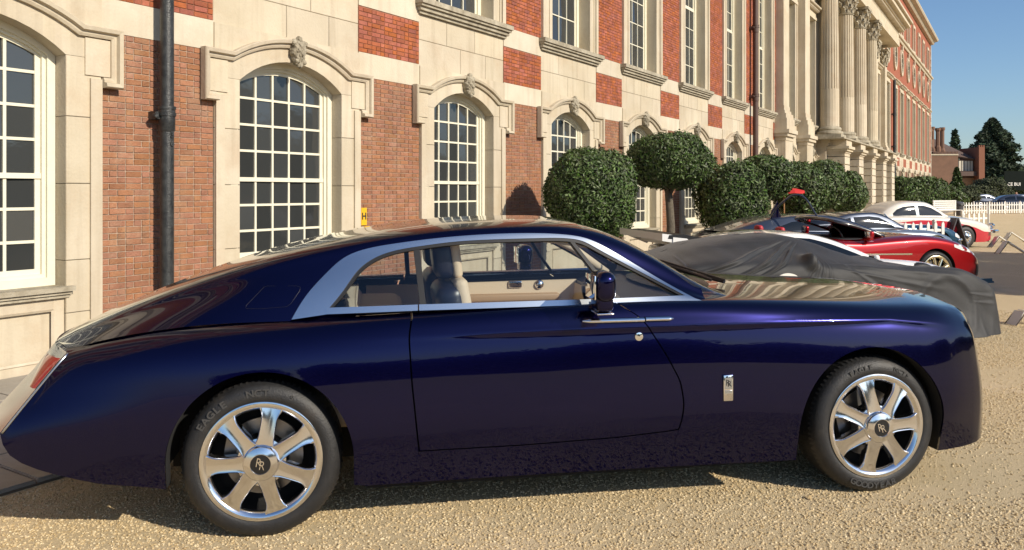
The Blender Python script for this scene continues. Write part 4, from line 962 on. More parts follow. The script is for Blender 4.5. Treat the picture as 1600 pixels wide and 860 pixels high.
for sd in (-1, 1):
    side_strip('window_frame_trim', BOt, BI, 'satin', car, sd, off=.006)
    # belt trim below the windows, in two lengths
    for a, b in ((.30,.765),(.772,2.33)):
        xs = np.linspace(a, b, 60); lo = np.stack([xs, strip_lo(xs)], 1); hi = np.stack([xs+.0*xs, np.minimum(strip_hi(xs), np.where(xs > 2.2, 1.132-.3*(xs-2.2), 9))], 1); side_strip('belt_trim', lo, hi, 'satin', car, sd, off=.010, thick=.02)
    xs = np.linspace(.135,.30,20); side_strip('belt_trim', np.stack([xs, np.interp(xs,[.135,.30],[1.052,1.073])],1), np.stack([xs, np.interp(xs,[.135,.30],[1.054,1.104])],1), 'satin', car, sd, off=.0075)
    # rubber seal round the glass
    BS = BI+(np.array([1.25,1.10])-BI)*np.array([.018,.045]); side_strip('window_seal', BI, BS, 'rubber', car, sd, off=.002, n=3)
    # glass
    xs = np.linspace(.31, 2.20, 110); top = bi(xs)-.010; lo = np.minimum(strip_hi(xs)-.004, top-.001); XX = np.stack([xs]*8); q = np.linspace(0, 1, 8)[:,None]; ZZ = lo+(top-lo)*q; T = gt_of(XX, ZZ); inst('side_window', nmesh('side_window', [(G_.P(XX, T)-G_.Nrm(XX, T)*.008, G_.Nrm(XX, T), 0, sd)], 'carglass'), car)
    # pillars between panes
    side_strip('window_divider', [(.750,1.400),(.778,1.11)], [(.783,1.406),(.808,1.11)], 'rubber', car, sd, off=.0, thick=.03)
    side_strip('window_divider', [(1.604,1.438),(1.740,1.24),(1.838,1.118)], [(1.630,1.434),(1.764,1.24),(1.862,1.118)], 'rubber', car, sd, off=.0, thick=.03)
for sd in (-1, 1):   # painted fillet between the shoulder and the belt trim
    xs = np.linspace(.12, 2.40, 60); a_ = B.P(xs, tbelt(xs)); z_ = strip_lo(xs)+.004; z_ = np.where(xs < .29, np.interp(xs, [.1,.29], [1.05,1.08]), z_); t_ = gt_of(xs, z_); c_ = G_.P(xs, t_); c_[:,2] = z_; a2 = a_.copy(); a2[:,1] -= .004
    inst('belt_fillet', nmesh('belt_fillet', [(np.stack([a2, a_*.4+c_*.6+np.array([0,-.004,-.003]), c_]), None, 0, sd)], 'navy'), car)
# wheels
W1 = make_wheel(mt='alloy'); W1.parent = car; W1.location = (0, -.90, .383); W1.rotation_euler = (0, math.radians(0), 0)
W2 = copy_tree(W1, car); W2.location = (3.327, -.90, .383)
for sx in (0, 3.327):
    wv = copy_tree(W1, car); wv.location = (sx, .90, .383); wv.rotation_euler = (0, 0, PI)
W2.rotation_euler = (0, math.radians(-14), 0); W1.rotation_euler = (0, math.radians(10), 0)
arc_text(W1, 'EAGLE', .334, 145, .046); arc_text(W1, 'NCT', .334, 103, .046); arc_text(W1, '5', .334, 75, .036); arc_text(W2, 'EAGLE', .334, 93, .038); arc_text(W2, 'NCT5', .334, 48, .034); arc_text(W2, 'GOODYEAR', .334, 252, .046, flip=True)
# wells, floor, cabin
for h in HUBS:
    for sd in (-1, 1): m = MB(); m.lathe([(.455,0),(.455,.35*sd*-1),(.001,.35*sd*-1)], (h, sd*.92, .400), 'y', n=30, a0=-.10, a1=PI+.10); inst('wheel_liner', m.mesh('wheel_liner', 'wellblack'), car)
m = MB(); m.box(-.95, -.52, -.74, .74, .42, .85); m.box(.50, 2.78, -.86, .86, .20, .42); m.box(-.5, .5, -.5, .5, .25, .95); m.box(2.78, 3.98, -.5, .5, .22, 1.0); m.box(3.82,4.05,-.72,.72,.25,.85); m.box(2.3, 2.78, -.82, .82, .42, .98)
inst('underbody', m.mesh('underbody', 'wellblack'), car)
def rbox(m, x0, x1, y0, y1, z0, z1, r=.04, n=4):
    """box rounded on all edges (superellipsoid-like)"""
    bm = bmesh.new(); bmesh.ops.create_cube(bm, size=1); bmesh.ops.scale(bm, vec=(x1-x0, y1-y0, z1-z0), verts=bm.verts); bmesh.ops.bevel(bm, geom=bm.edges[:], offset=r, segments=n, profile=.5, affect='EDGES'); bmesh.ops.translate(bm, vec=((x0+x1)/2, (y0+y1)/2, (z0+z1)/2), verts=bm.verts)
    bm.verts.index_update(); m.add([v.co[:] for v in bm.verts], [tuple(v.index for v in f.verts) for f in bm.faces]); bm.free()
for sd in (-1, 1):
    m = MB(); m.box(.45, 2.42, .80 if sd > 0 else -.835, .835 if sd > 0 else -.80, .42, 1.00)
    q = MB(); q.prism([(.5,.42),(2.35,.42),(2.35,1.055),(.5,1.035)], sd*.79-.018, sd*.79+.018); dp = inst('door_card', q.mesh('door_card', 'cream'), car)
    q = MB(); rbox(q, 1.0, 1.9, sd*.775-.035, sd*.775+.035, .90, .96, .02); inst('armrest', q.mesh('armrest', 'tan', smooth=True), dp)
    q = MB(); rbox(q, 1.52, 1.62, sd*.765-.01, sd*.765+.01, 1.0, 1.05, .008); q.lathe([(.001,-.012),(.03,-.01),(.035,0)], (1.75, sd*.765, 1.02), 'y', n=16); inst('door_pull', q.mesh('door_pull', 'chrome', smooth=True), dp)
for i, sd in enumerate((-1, 1)):
    yc = sd*.38
    s = MB(); rbox(s, 1.10, 1.62, yc-.26, yc+.26, .48, .66, .06); st = inst('seat', s.mesh('seat', 'cream', smooth=True), car)
    b = MB(); rbox(b, -.09, .08, -.25, .25, 0, .60, .07); bo_ = inst('backrest', b.mesh('backrest', 'navyleather', smooth=True), st, (1.06, yc, .60)); bo_.rotation_euler = (0, -.18, 0)
    b = MB(); rbox(b, .02, .10, -.24, .24, .02, .62, .035); inst('backrest_front', b.mesh('backrest_front', 'cream', smooth=True), st, (1.062, yc, .60), (0, -.18, 0))
    b = MB(); rbox(b, -.07, .05, -.14, .14, .0, .21, .05); inst('headrest', b.mesh('headrest', 'navyleather', smooth=True), st, (.955, yc, 1.21), (0, -.12, 0))
    b = MB(); rbox(b, .03, .085, -.14, .14, .0, .215, .025); inst('headrest_pad', b.mesh('headrest_pad', 'cream', smooth=True), st, (.955, yc, 1.208), (0, -.12, 0))
m = MB(); m.prism([(2.0,.62),(2.62,.62),(2.62,1.09),(2.20,1.10),(2.03,1.05)], -.80, .80); inst('dashboard', m.mesh('dashboard', 'navyleather'), car)
m = MB(); m.prism([(1.97,.64),(2.04,.62),(2.06,1.00),(2.02,1.03)], -.78, .78); inst('dash_trim', m.mesh('dash_trim', 'cream'), car)
m = MB(); m.prism([(-.45,.93),(.50,.93),(.44,1.05),(-.35,1.06)], -.74, .74); inst('parcel_shelf', m.mesh('parcel_shelf', 'cream'), car)
m = MB(); rbox(m, .28, .75, -.70, .70, .45, 1.0, .08); inst('rear_seat', m.mesh('rear_seat', 'cream', smooth=True), car)
# steering wheel on the near (right-hand) side
def torus(m, c, R, r, n=40, k=8, tilt=0.0):
    rows = []
    for i in range(n+1):
        a = 2*PI*i/n; rows.append([((r*math.sin(2*PI*j/k))*1.0, (R+r*math.cos(2*PI*j/k))*math.cos(a), (R+r*math.cos(2*PI*j/k))*math.sin(a)) for j in range(k+1)])
    A = np.array(rows); ct, s_ = math.cos(tilt), math.sin(tilt); x = A[...,0]*ct+A[...,2]*s_; z = -A[...,0]*s_+A[...,2]*ct; A = np.stack([x, A[...,1], z], -1)+np.array(c); m.grid(A)
m = MB(); torus(m, (1.86, -.38, .98), .185, .016, tilt=-.4); m.box(1.85, 1.9, -.43, -.33, .94, 1.02); m.box(1.86, 1.875, -.56, -.20, .97, .99); inst('steering_wheel', m.mesh('steering_wheel', 'navyleather', smooth=.8), car)
for sd in (-1, 1):   # pillars inside
    m = MB(); m.tube([(2.26,sd*.76,1.10),(1.98,sd*.66,1.29),(1.74,sd*.615,1.41),(1.4,sd*.60,1.45),(.8,sd*.59,1.42),(.4,sd*.60,1.34),(.15,sd*.67,1.16)], [.03,.03,.03,.02,.02,.04,.05], 8); inst('pillar_lining', m.mesh('pillar_lining', 'cream', smooth=True), car)
m = MB(); XX, VV = np.meshgrid(np.linspace(-.2, 1.72, 40), np.linspace(-1, 1, 30)); Tt = np.full(XX.shape, 1.0); zz = G_.P(XX, Tt)[...,2]-.055-.07*VV**4; A = np.stack([XX, VV*.60, zz], -1); m.grid(A); inst('headlining', m.mesh('headlining', 'cream', smooth=True), car)
# mirrors
def mirror(par, loc, sd, sc=1.0, mt='navy', stalk=True):
    m = MB(); rbox(m, -.052, .062, -.10, .10, -.066, .090, .050, 6)
    v = []
    for p in m.v: v.append((p[0]*(1-.25*max(0, abs(p[1])-.03)*3), p[1], p[2]))
    m.v = v; r_ = inst('wing_mirror', m.mesh('wing_mirror', mt, smooth=True), par, loc, scale=(sc, sc, sc))
    g = MB(); rbox(g, -.060, -.052, -.085, .085, -.05, .072, .003, 2); inst('mirror_glass', g.mesh('mirror_glass', 'chrome', smooth=.5), r_)
    if stalk:
        s = MB(); rbox(s, -.042, .052, -.07, .07, -.118, -.02, .03, 5); s.box(-.02, .035, (-.02 if sd < 0 else -.16), (.16 if sd < 0 else .02), -.128, -.09); inst('mirror_stalk', s.mesh('mirror_stalk', mt, smooth=.9), r_)
        t = MB(); rbox(t, -.04, .050, -.064, .064, -.130, -.120, .004, 2); inst('mirror_trim', t.mesh('mirror_trim', 'chrome', smooth=.8), r_)
    return r_
mirror(car, (1.685, -1.03, 1.208), -1); mirror(car, (1.685, 1.03, 1.208), 1)
# door handle: a long chrome bar in line with a matching bar on the wing
def bar_on_side(name, x0, x1, z, parent, h=.013, d=.022, taper0=True, taper1=True, sd=-1, off=.004):
    m = MB(); rows = []; nn = 30
    for i in range(nn+1):
        q = i/nn; x = x0+(x1-x0)*q; w_ = 1.0
        if taper0: w_ *= min(1, .35+q*5)
        if taper1: w_ *= min(1, .35+(1-q)*5)
        t = float(B.tz(np.array(x), np.array(z))); y = float(B.P(np.array(x), np.array(t))[1])
        rows.append([(x, sd*(y+off+d*max(0, math.cos(a))*w_-.01*(1 if math.cos(a) < 0 else 0)), z+h*math.sin(a)*w_) for a in np.linspace(-PI*.6, PI*.6, 11)])
    m.grid(np.array(rows)); me = m.mesh(name, 'chrome', smooth=True); return inst(name, me, parent)
for sd, dd in ((-1, doors[0]), (1, doors[1])):
    dh = bar_on_side('door_handle', 1.615, 1.950, 1.022, dd, taper1=False, sd=sd); bar_on_side('wing_handle_bar', 1.957, 2.115, 1.024, car, taper0=False, sd=sd)
    y = float(B.P(np.array(1.92), B.tz(np.array(1.92), np.array(.935)))[1])
    m = MB(); m.lathe([(.024,0),(.022,-.006),(.012,-.008),(.001,-.009)] if sd < 0 else [(.024,0),(.022,.006),(.012,.008),(.001,.009)], (1.92, sd*y, .935), 'y', n=24); inst('lock', m.mesh('lock', 'chrome', smooth=.5), dd)
# monogram badge on the wing
yb = float(B.P(np.array(2.405), B.tz(np.array(2.405), np.array(.65)))[1])
for sd in (-1, 1):
    m = MB(); rbox(m, -.028, .028, -.006, .006, -.070, .070, .006, 2); bd = inst('wing_badge', m.mesh('wing_badge', 'chrome', smooth=.6), car, (2.405, sd*(yb+.004), .652)); 
    m = MB(); m.box(-.021, .021, -.0075, -.006, -.005, .055); m.box(-.021, .021, -.0075, -.006, -.028, -.012); 
    inst('badge_inlay', m.mesh('badge_inlay', 'satin'), bd, rot=(0,0,0 if sd < 0 else PI))
    for dx, dz in ((-.005,.003),(.005,-.003)): inst('monogram', text_mesh('R', .046, 'black', .0006, width=.8), bd, (dx if sd < 0 else -dx, sd*.0085, .025+dz), (PI/2, 0, 0 if sd < 0 else PI))
# fuel flap outline
fl = np.array([(-.095,1.108),(-.02,1.107),(.105,1.115),(.125,1.13),(.165,1.19),(.168,1.208),(.15,1.214),(0.0,1.214),(-.015,1.21),(-.095,1.125),(-.10,1.115),(-.095,1.108)])
m = MB(); ft = gt_of(fl[:,0], fl[:,1]); fp = G_.P(fl[:,0], ft)*np.array([1,-1,1]); m.tube([tuple(p) for p in fp], .0009, 6, cap=False); inst('fuel_flap_gap', m.mesh('fuel_flap_gap', 'black'), car)
# wipers and cowl
m = MB(); rr_ = np.linspace(0, 1, 8)[:,None]; aa_ = np.linspace(0, 2*PI, 41)[None,:]; A = np.stack([2.47+.24*rr_*np.cos(aa_), .60*rr_*np.sin(aa_), 1.156-.040*rr_**2+0*aa_], -1); m.grid(A); inst('cowl', m.mesh('cowl', 'black', smooth=True), car)
m = MB()
for y0 in (-.42, .12): m.tube([(2.56,y0,1.165),(2.44,y0+.2,1.215),(2.34,y0+.42,1.255)], .009, 6); m.tube([(2.60,y0-.10,1.175),(2.34,y0+.46,1.27)], .007, 6); m.tube([(2.62,y0-.05,1.16),(2.46,y0+.3,1.20)], .012, 6)
inst('wiper', m.mesh('wiper', 'black'), car)
# ================================================================ THE OTHER CARS (p runs along the noses, q across the row; both metres)
def XY(p, q): return (.677*p+.736*q, -.736*p+.677*q)
M['carred'] = paint('deep_red_paint', (.13,.001,.003), (.42,.004,.008), rough=.3, metal=.55)
M['cargrey'] = paint('slate_blue_paint', (.02,.028,.05), (.06,.075,.11), rough=.3, metal=.5)
M['carblue'] = paint('teal_blue_paint', (.008,.03,.06), (.02,.085,.15), rough=.3, metal=.4)
M['carsilver'] = paint('silver_blue_paint', (.16,.20,.25), (.28,.33,.38), rough=.3, metal=.5)
M['carwhite'] = mat('white_car_paint', (.78,.77,.74), .25, coat=1)
M['carcream'] = mat('cream_car_paint', (.70,.66,.58), .3, coat=.8)
M['carmaroon'] = mat('crimson_car_paint', (.50,.02,.04), .25, coat=1)
M['carbon'] = mat('dark_carbon', (.02,.018,.017), .25, coat=1)
M['bluestripe'] = mat('blue_stripe', (.02,.03,.22), .25, coat=1)
M['redleather'] = mat('red_leather', (.42,.02,.03), .5)
M['gold'] = mat('gold_trim', (.82,.74,.52), .22, 1)
def gen_car(name, label, q0, p0, wb, tail, nose, W, zsh, zcen, gh, body_mt, roof_mt=None, wheel=None, r=.335, glass=None, ws=None, bl=None, zlow=.18, nose_z=None, tail_round=.25, hood_mt=None, hood_from=None, W_yc=None, mirror_x=None, mirror_mt=None, clear=None, two_tone=None, category='car', group=None, arch=None, ghw=.80):
    """x is measured from the rear axle; zsh, zcen: [(x,z)] shoulder and centre heights; gh: [(x, zb, yr_frac, zr, zc)] greenhouse"""
    root = empty(name, (*XY(p0, q0+W), 0), ca, label=label, category=category, group=group)
    xs = np.unique(np.concatenate([np.linspace(tail, nose, 13), [tail+.08, nose-.08, nose-.22]])); st = []
    for x in xs:
        et = x-tail; en = nose-x; f = 1-.30*math.exp(-et/.16)-.34*math.exp(-en/.20)-.05*max(0, (abs(x-wb*.5)-wb*.35)); ym = W*f
        zs = float(np.interp(x, *zip(*zsh))); zc = float(np.interp(x, *zip(*zcen))); st.append((x, ym, ym-.05, zs, zc, ym*.88))
    h = lambda s: [(s[2],zlow),(s[2]+.02,zlow+.1*(s[3]-zlow)),(s[1],zlow+.35*(s[3]-zlow)),(s[1]+.005,zlow+.62*(s[3]-zlow)),(s[1]-.01,s[3]-.10),(s[1]-.025,s[3]-.03),(s[5],s[3]+.015),(s[5]-.10,s[3]+.03),(s[5]*.6,(s[3]+s[4])/2+.02),(s[5]*.3,s[4]+.003),(0,s[4])]
    S = Surf([s[0] for s in st], [h(s) for s in st]); ar = arch or (r+.05)
    def zbf(x):
        x = np.asarray(x, float); z = np.interp(x, [tail, tail+.5, 0, wb, nose-.4, nose], [zlow+.14, zlow+.02, zlow, zlow, zlow+.0, zlow+.08])
        for hb in (0, wb): d = np.abs(x-hb); z = np.where(d < ar, r+np.sqrt(np.maximum(0, ar*ar-d*d)), z)
        return np.minimum(z, np.interp(x, *zip(*zsh))-.05)
    X = arch_cols(tail, nose, (0, wb), ar, 26); XX, VV = np.meshgrid(X, np.linspace(0, 1, 26)); parts = []; hp = []
    T0 = S.tz(XX, zbf(XX), 0, .7); T = T0+(1-T0)*VV; A = S.P(XX, T); Nn = S.Nrm(XX, T)
    for sd in (-1, 1):
        if two_tone:
            k = 14; TT = np.interp(XX, *zip(*two_tone[0])); Tm = S.tz(XX, TT, 0, .9); Ta = T0+(Tm-T0)*VV; Tb = Tm+(1-Tm)*VV
            parts.append((S.P(XX, Ta), S.Nrm(XX, Ta), 1, sd)); parts.append((S.P(XX, Tb), S.Nrm(XX, Tb), 0, sd))
        else: parts.append((A, Nn, 0, sd))
        parts.append((flange(A[0], .08), None, 2, sd))
        for e, xe in ((0, tail), (-1, nose)):
            c = A[:, e].copy(); rows = []
            for qq in np.linspace(0, 1, 6): r_ = c.copy(); r_[:,1] *= (1-qq); r_[:,0] += (1 if e else -1)*.07*(1-(1-qq)**2); rows.append(r_)
            parts.append((np.stack(rows), None, 0 if not two_tone else 1, sd))
    inst('body', nmesh('body', parts, [body_mt, (two_tone[1] if two_tone else body_mt), 'wellblack']), root)
    if hood_mt:
        hx = np.linspace(hood_from, nose-.02, 30); XX, VV = np.meshgrid(hx, np.linspace(0, 1, 10)); ty_ = S.ty(XX, np.minimum(.62*W, W*.6)*np.ones_like(XX)); T = ty_+(1-ty_)*VV
        inst('bonnet', nmesh('bonnet', [(S.P(XX, T)+S.Nrm(XX, T)*.004, S.Nrm(XX, T), 0, sd) for sd in (-1, 1)], hood_mt), root)
    GS = None
    if gh:
        G2 = [(x, W*ghw, zb, W*ghw*yr, zr, zc) for x, zb, yr, zr, zc in gh]; GS = Surf([s[0] for s in G2], [gctrl(*s) for s in G2])
        XX, VV = np.meshgrid(np.linspace(gh[0][0], gh[-1][0], 50), np.linspace(0, 1, 20)); 
        inst('roof', nmesh('roof', [(GS.P(XX, VV), GS.Nrm(XX, VV), 0, sd) for sd in (-1, 1)], roof_mt or body_mt), root)
        def over(nm, x0, x1, f0, f1, mt, off=.005, n=24, m_=8, mode='z', fr=None):
            XX, VV = np.meshgrid(np.linspace(x0, x1, n), np.linspace(0, 1, m_))
            if mode == 'z': a = np.interp(XX, *zip(*f0)); b = np.maximum(np.interp(XX, *zip(*f1)), a+.004); T = GS.tz(XX, a+(b-a)*VV, 0, .95)
            else: T = f0+(f1-f0)*VV
            return inst(nm, nmesh(nm, [(GS.P(XX, T)+GS.Nrm(XX, T)*off, GS.Nrm(XX, T), 0, sd) for sd in (-1, 1)], mt), root)
        for g_ in (glass or []): over(g_.get('name', 'side_window'), g_['x'][0], g_['x'][1], g_['lo'], g_['hi'], g_.get('mt', 'cardark'), off=g_.get('off', .005))
        if ws: over('windscreen', ws[0], ws[1], ws[2] if len(ws) > 2 else .58, 1.0, 'cardark', mode='t')
        if bl: over('rear_window', bl[0], bl[1], .6, 1.0, 'cardark', mode='t')
    Wz = wheel; 
    for i, (hx, sd) in enumerate(((0,-1),(wb,-1),(0,1),(wb,1))):
        c = copy_tree(Wz, root); s_ = r/.335; c.scale = (s_, 1, s_); c.location = (hx, sd*(W-.03), r); c.rotation_euler = (0, 0, 0 if sd < 0 else PI)
    m = MB(); m.box(tail+.25, -ar, -W*.8, W*.8, zlow, .5); m.box(ar, wb-ar, -W*.85, W*.85, zlow, .5); m.box(wb+ar, nose-.15, -W*.7, W*.7, zlow, .45); m.box(-ar, ar, -W*.55, W*.55, zlow, .5); m.box(wb-ar, wb+ar, -W*.55, W*.55, zlow, .5); inst('underbody', m.mesh('underbody', 'wellblack'), root)
    if mirror_x:
        for sd in (-1, 1): mirror(root, (mirror_x[0], sd*(W+.02), mirror_x[1]), sd, .8, mirror_mt or body_mt)
    return root, S, GS
def sidepart(root, S, name, pts, mt, off=.006, sd=-1, close=True):
    """flat patch laid on the body side: list of (x, zlow, zhigh)"""
    P = np.array(pts); XX, VV = np.meshgrid(P[:,0], np.linspace(0, 1, 4)); Z = P[:,1]+(P[:,2]-P[:,1])*VV; T = S.tz(XX, Z, 0, .8); return inst(name, nmesh(name, [(S.P(XX, T)+S.Nrm(XX, T)*off, S.Nrm(XX, T), 0, sd)], mt), root)
wgold = make_wheel(.335, .262, .24, 10, 'gold', False, .06, 'wheel', False, thin=True, rot=.2); wgold.location = (0,0,-50)
wdark = make_wheel(.335, .25, .24, 7, 'satin', False, .06, 'wheel', False, thin=True)
wold = make_wheel(.335, .19, .18, 12, 'chrome', False, .09, 'wheel', False, thin=True)
# --- red roadster with its roof off
root, S, GS = gen_car('red_roadster', 'glossy red open sports car with red seats and gold rimmed wheels', 12.05, 6.72, 2.78, -.98, 3.90, .97,
    [(-.98,.80),(-.6,.90),(0,.96),(.6,.92),(1.3,.86),(1.9,.90),(2.4,.93),(2.78,.925),(3.1,.87),(3.45,.76),(3.72,.60),(3.90,.48)], [(-.98,.84),(-.6,.98),(0,1.03),(.5,1.02),(.9,.88),(1.5,.86),(1.9,.96),(2.3,.985),(2.78,.94),(3.25,.85),(3.6,.70),(3.90,.50)], None, 'carred', wheel=wgold, r=.345, hood_mt='carbon', hood_from=2.0, mirror_x=(1.5,.98), zlow=.16)
red = root
m = MB(); 
XX, VV = np.meshgrid(np.linspace(-.85, .35, 24), np.linspace(0, 1, 8)); ty_ = S.ty(XX, np.full(XX.shape, .66)); T = ty_+(1-ty_)*VV; inst('rear_deck', nmesh('rear_deck', [(S.P(XX, T)+np.array([0,0,.012]), S.Nrm(XX, T), 0, sd) for sd in (-1, 1)], 'carbon'), red)
for sd in (-1, 1):
    q = MB(); rbox(q, -.10, .10, -.22, .22, 0, .29, .06); st = inst('seat', q.mesh('seat', 'redleather', smooth=True), red, (.30, sd*.38, .74), (0, -.25, 0)); q = MB(); rbox(q, -.05, .05, -.11, .11, 0, .15, .045); inst('headrest', q.mesh('headrest', 'redleather', smooth=True), st, (0, 0, .22))
q = MB(); rbox(q, .5, 1.6, -.70, .70, .80, .915, .04); inst('cockpit', q.mesh('cockpit', 'black'), red)
q = MB(); hoop = [(1.95,.72,.93),(1.55,.68,1.08),(1.08,.60,1.20),(1.02,.35,1.23),(1.0,0,1.235)]; hoop += [(a,-b,c) for a,b,c in hoop[::-1][1:]]; q.tube(curve_pts(hoop, 40).tolist(), .032, 8); inst('windscreen_frame', q.mesh('windscreen_frame', 'carbon', smooth=True), red)
A = []
for tq in np.linspace(0, 1, 14): A.append([(1.95-.93*tq+.25*(1-(v/.72)**2)*(1-tq)*.8, v*(1-.13*tq), .93+.29*tq**.9) for v in np.linspace(-.70, .70, 14)])
inst('windscreen', nmesh('windscreen', [(np.array(A), None, 0, 1)], 'cardark'), red)
q = MB(); torus(q, (1.28,-.38,.93), .17, .016, tilt=-.35); inst('steering_wheel', q.mesh('steering_wheel', 'black', smooth=True), red)
sidepart(red, S, 'side_blade', [(.95,.655,.672),(1.3,.65,.672),(1.7,.645,.668),(2.30,.64,.665)], 'gold', .008)
sidepart(red, S, 'headlight', [(3.15,.755,.80),(3.3,.70,.79),(3.48,.66,.735),(3.64,.60,.645)], 'clearlens', .004)
sidepart(red, S, 'tail_light', [(-.96,.70,.775),(-.90,.71,.79),(-.80,.74,.80)], 'redlens', .01)
sidepart(red, S, 'front_intake', [(3.66,.26,.44),(3.76,.25,.44),(3.88,.25,.42)], 'black', .006)
q = MB(); q.box(3.3, 3.98, -.85, .85, .12, .15); q.box(3.4, 3.94, -.86,-.84,.12,.20); inst('front_splitter', q.mesh('front_splitter', 'carblue'), red)
# --- low white supercar behind the covered one
root, S, GS = gen_car('white_supercar', 'low white supercar with black windows half hidden behind the covered car', 10.30, 5.25, 2.65, -.95, 3.78, .98,
    [(-.95,.86),(-.4,.93),(.2,.90),(1.0,.76),(1.8,.72),(2.3,.69),(2.65,.665),(3.1,.58),(3.5,.40),(3.78,.26)], [(-.95,.88),(0,.95),(1.5,.80),(2.3,.66),(3.0,.55),(3.5,.38),(3.78,.24)],
    [(-.35,.90,.7,.92,.94),(0,.88,.72,.98,1.02),(.4,.86,.72,1.04,1.085),(.8,.80,.72,1.06,1.115),(1.1,.77,.72,1.045,1.10),(1.4,.75,.78,.96,1.04),(1.7,.73,.88,.84,.93),(1.95,.71,.95,.76,.80)], 'carwhite', wheel=wdark, glass=[dict(x=(.15,1.80), lo=[(.15,.93),(.5,.82),(1.0,.775),(1.82,.745)], hi=[(.15,.95),(.5,1.02),(.8,1.035),(1.1,1.015),(1.4,.935),(1.7,.82),(1.82,.765)])], ws=(1.15,1.9,.66), mirror_x=(1.85,.735), zlow=.12, hood_mt='bluestripe', hood_from=2.9)
q = MB(); 
for sd in (-1, 1): q.prism([(-1.15,1.0),(-.85,.88),(-.80,.93),(-.95,1.06),(-1.15,1.08)], sd*.93-.015, sd*.93+.015); q.box(-.75,-.65, sd*.6-.02, sd*.6+.02, .86, 1.0)
q.prism([(-1.30,1.03),(-1.05,.99),(-1.0,1.03),(-1.05,1.10),(-1.30,1.13)], -.93, .93); q.prism([(-.98,.93),(-.45,.90),(-.42,.98),(-.70,1.05),(-.92,1.07)], -.90, .90); inst('rear_wing', q.mesh('rear_wing', 'carwhite'), root)
q = MB(); q.prism([(-1.22,1.06),(-.80,1.03),(-.72,1.065),(-1.0,1.12),(-1.20,1.11)], -.935, .88); inst('wing_underside', q.mesh('wing_underside', 'black'), root)
sidepart(root, S, 'bonnet_vent', [(2.55,.63,.645),(2.7,.62,.64),(3.0,.58,.60)], 'black', .006)
# --- covered car
M['cover'] = mat('grey_car_cover', (.012,.0125,.0135), .60, var=.15, vscale=3, bump=.25, bscale=500)
M['cover'].node_tree.nodes['Principled BSDF'].inputs['Sheen Weight'].default_value = .12
cq, cp = 8.36, 4.55; CW = .98
cov = empty('covered_car', (*XY(cp, cq+CW), 0), ca, label='low sports car hidden under a creased dark grey cloth cover', category='car')
cs_ = [(-1.6,.62,.30,.56,.58,.72),(-1.45,.86,.5,.72,.78,.80),(-1.2,.95,.5,.82,.90,.84),(-.8,.98,.5,.89,1.04,.80),(-.3,.98,.5,.90,1.13,.70),(.2,.98,.5,.88,1.18,.66),(.55,.98,.5,.86,1.16,.64),(.9,.98,.5,.83,1.07,.66),(1.3,.98,.5,.81,.93,.72),(1.8,.99,.5,.80,.82,.80),(2.2,1.0,.5,.79,.77,.84),(2.55,.99,.5,.73,.67,.84),(2.75,.96,.48,.64,.59,.82),(2.90,.90,.42,.52,.46,.74),(2.98,.80,.30,.34,.30,.6)]
def cc(x, w_, zm, zs, zc, yh): return [(w_+(.14 if x < 2.6 else .07),.0),(w_+(.05 if x < 2.6 else .03),.16),(w_+.01,.36),(w_,zs-.16),(w_-.03,zs-.03),(w_-.12,zs+.03),(yh*.74,zs*.45+zc*.55),(yh*.55,zc-.02),(yh*.3,zc),(0,zc)]
CS = Surf([s[0] for s in cs_], [cc(*s) for s in cs_])
XX, VV = np.meshgrid(np.linspace(-1.6, 2.98, 460), np.linspace(0, 1, 200)); A0 = CS.P(XX, VV); N0 = CS.Nrm(XX, VV); parts = []
rs = np.random.RandomState(4)
def ridge(d, w_): return np.exp(-(d/w_)**2)
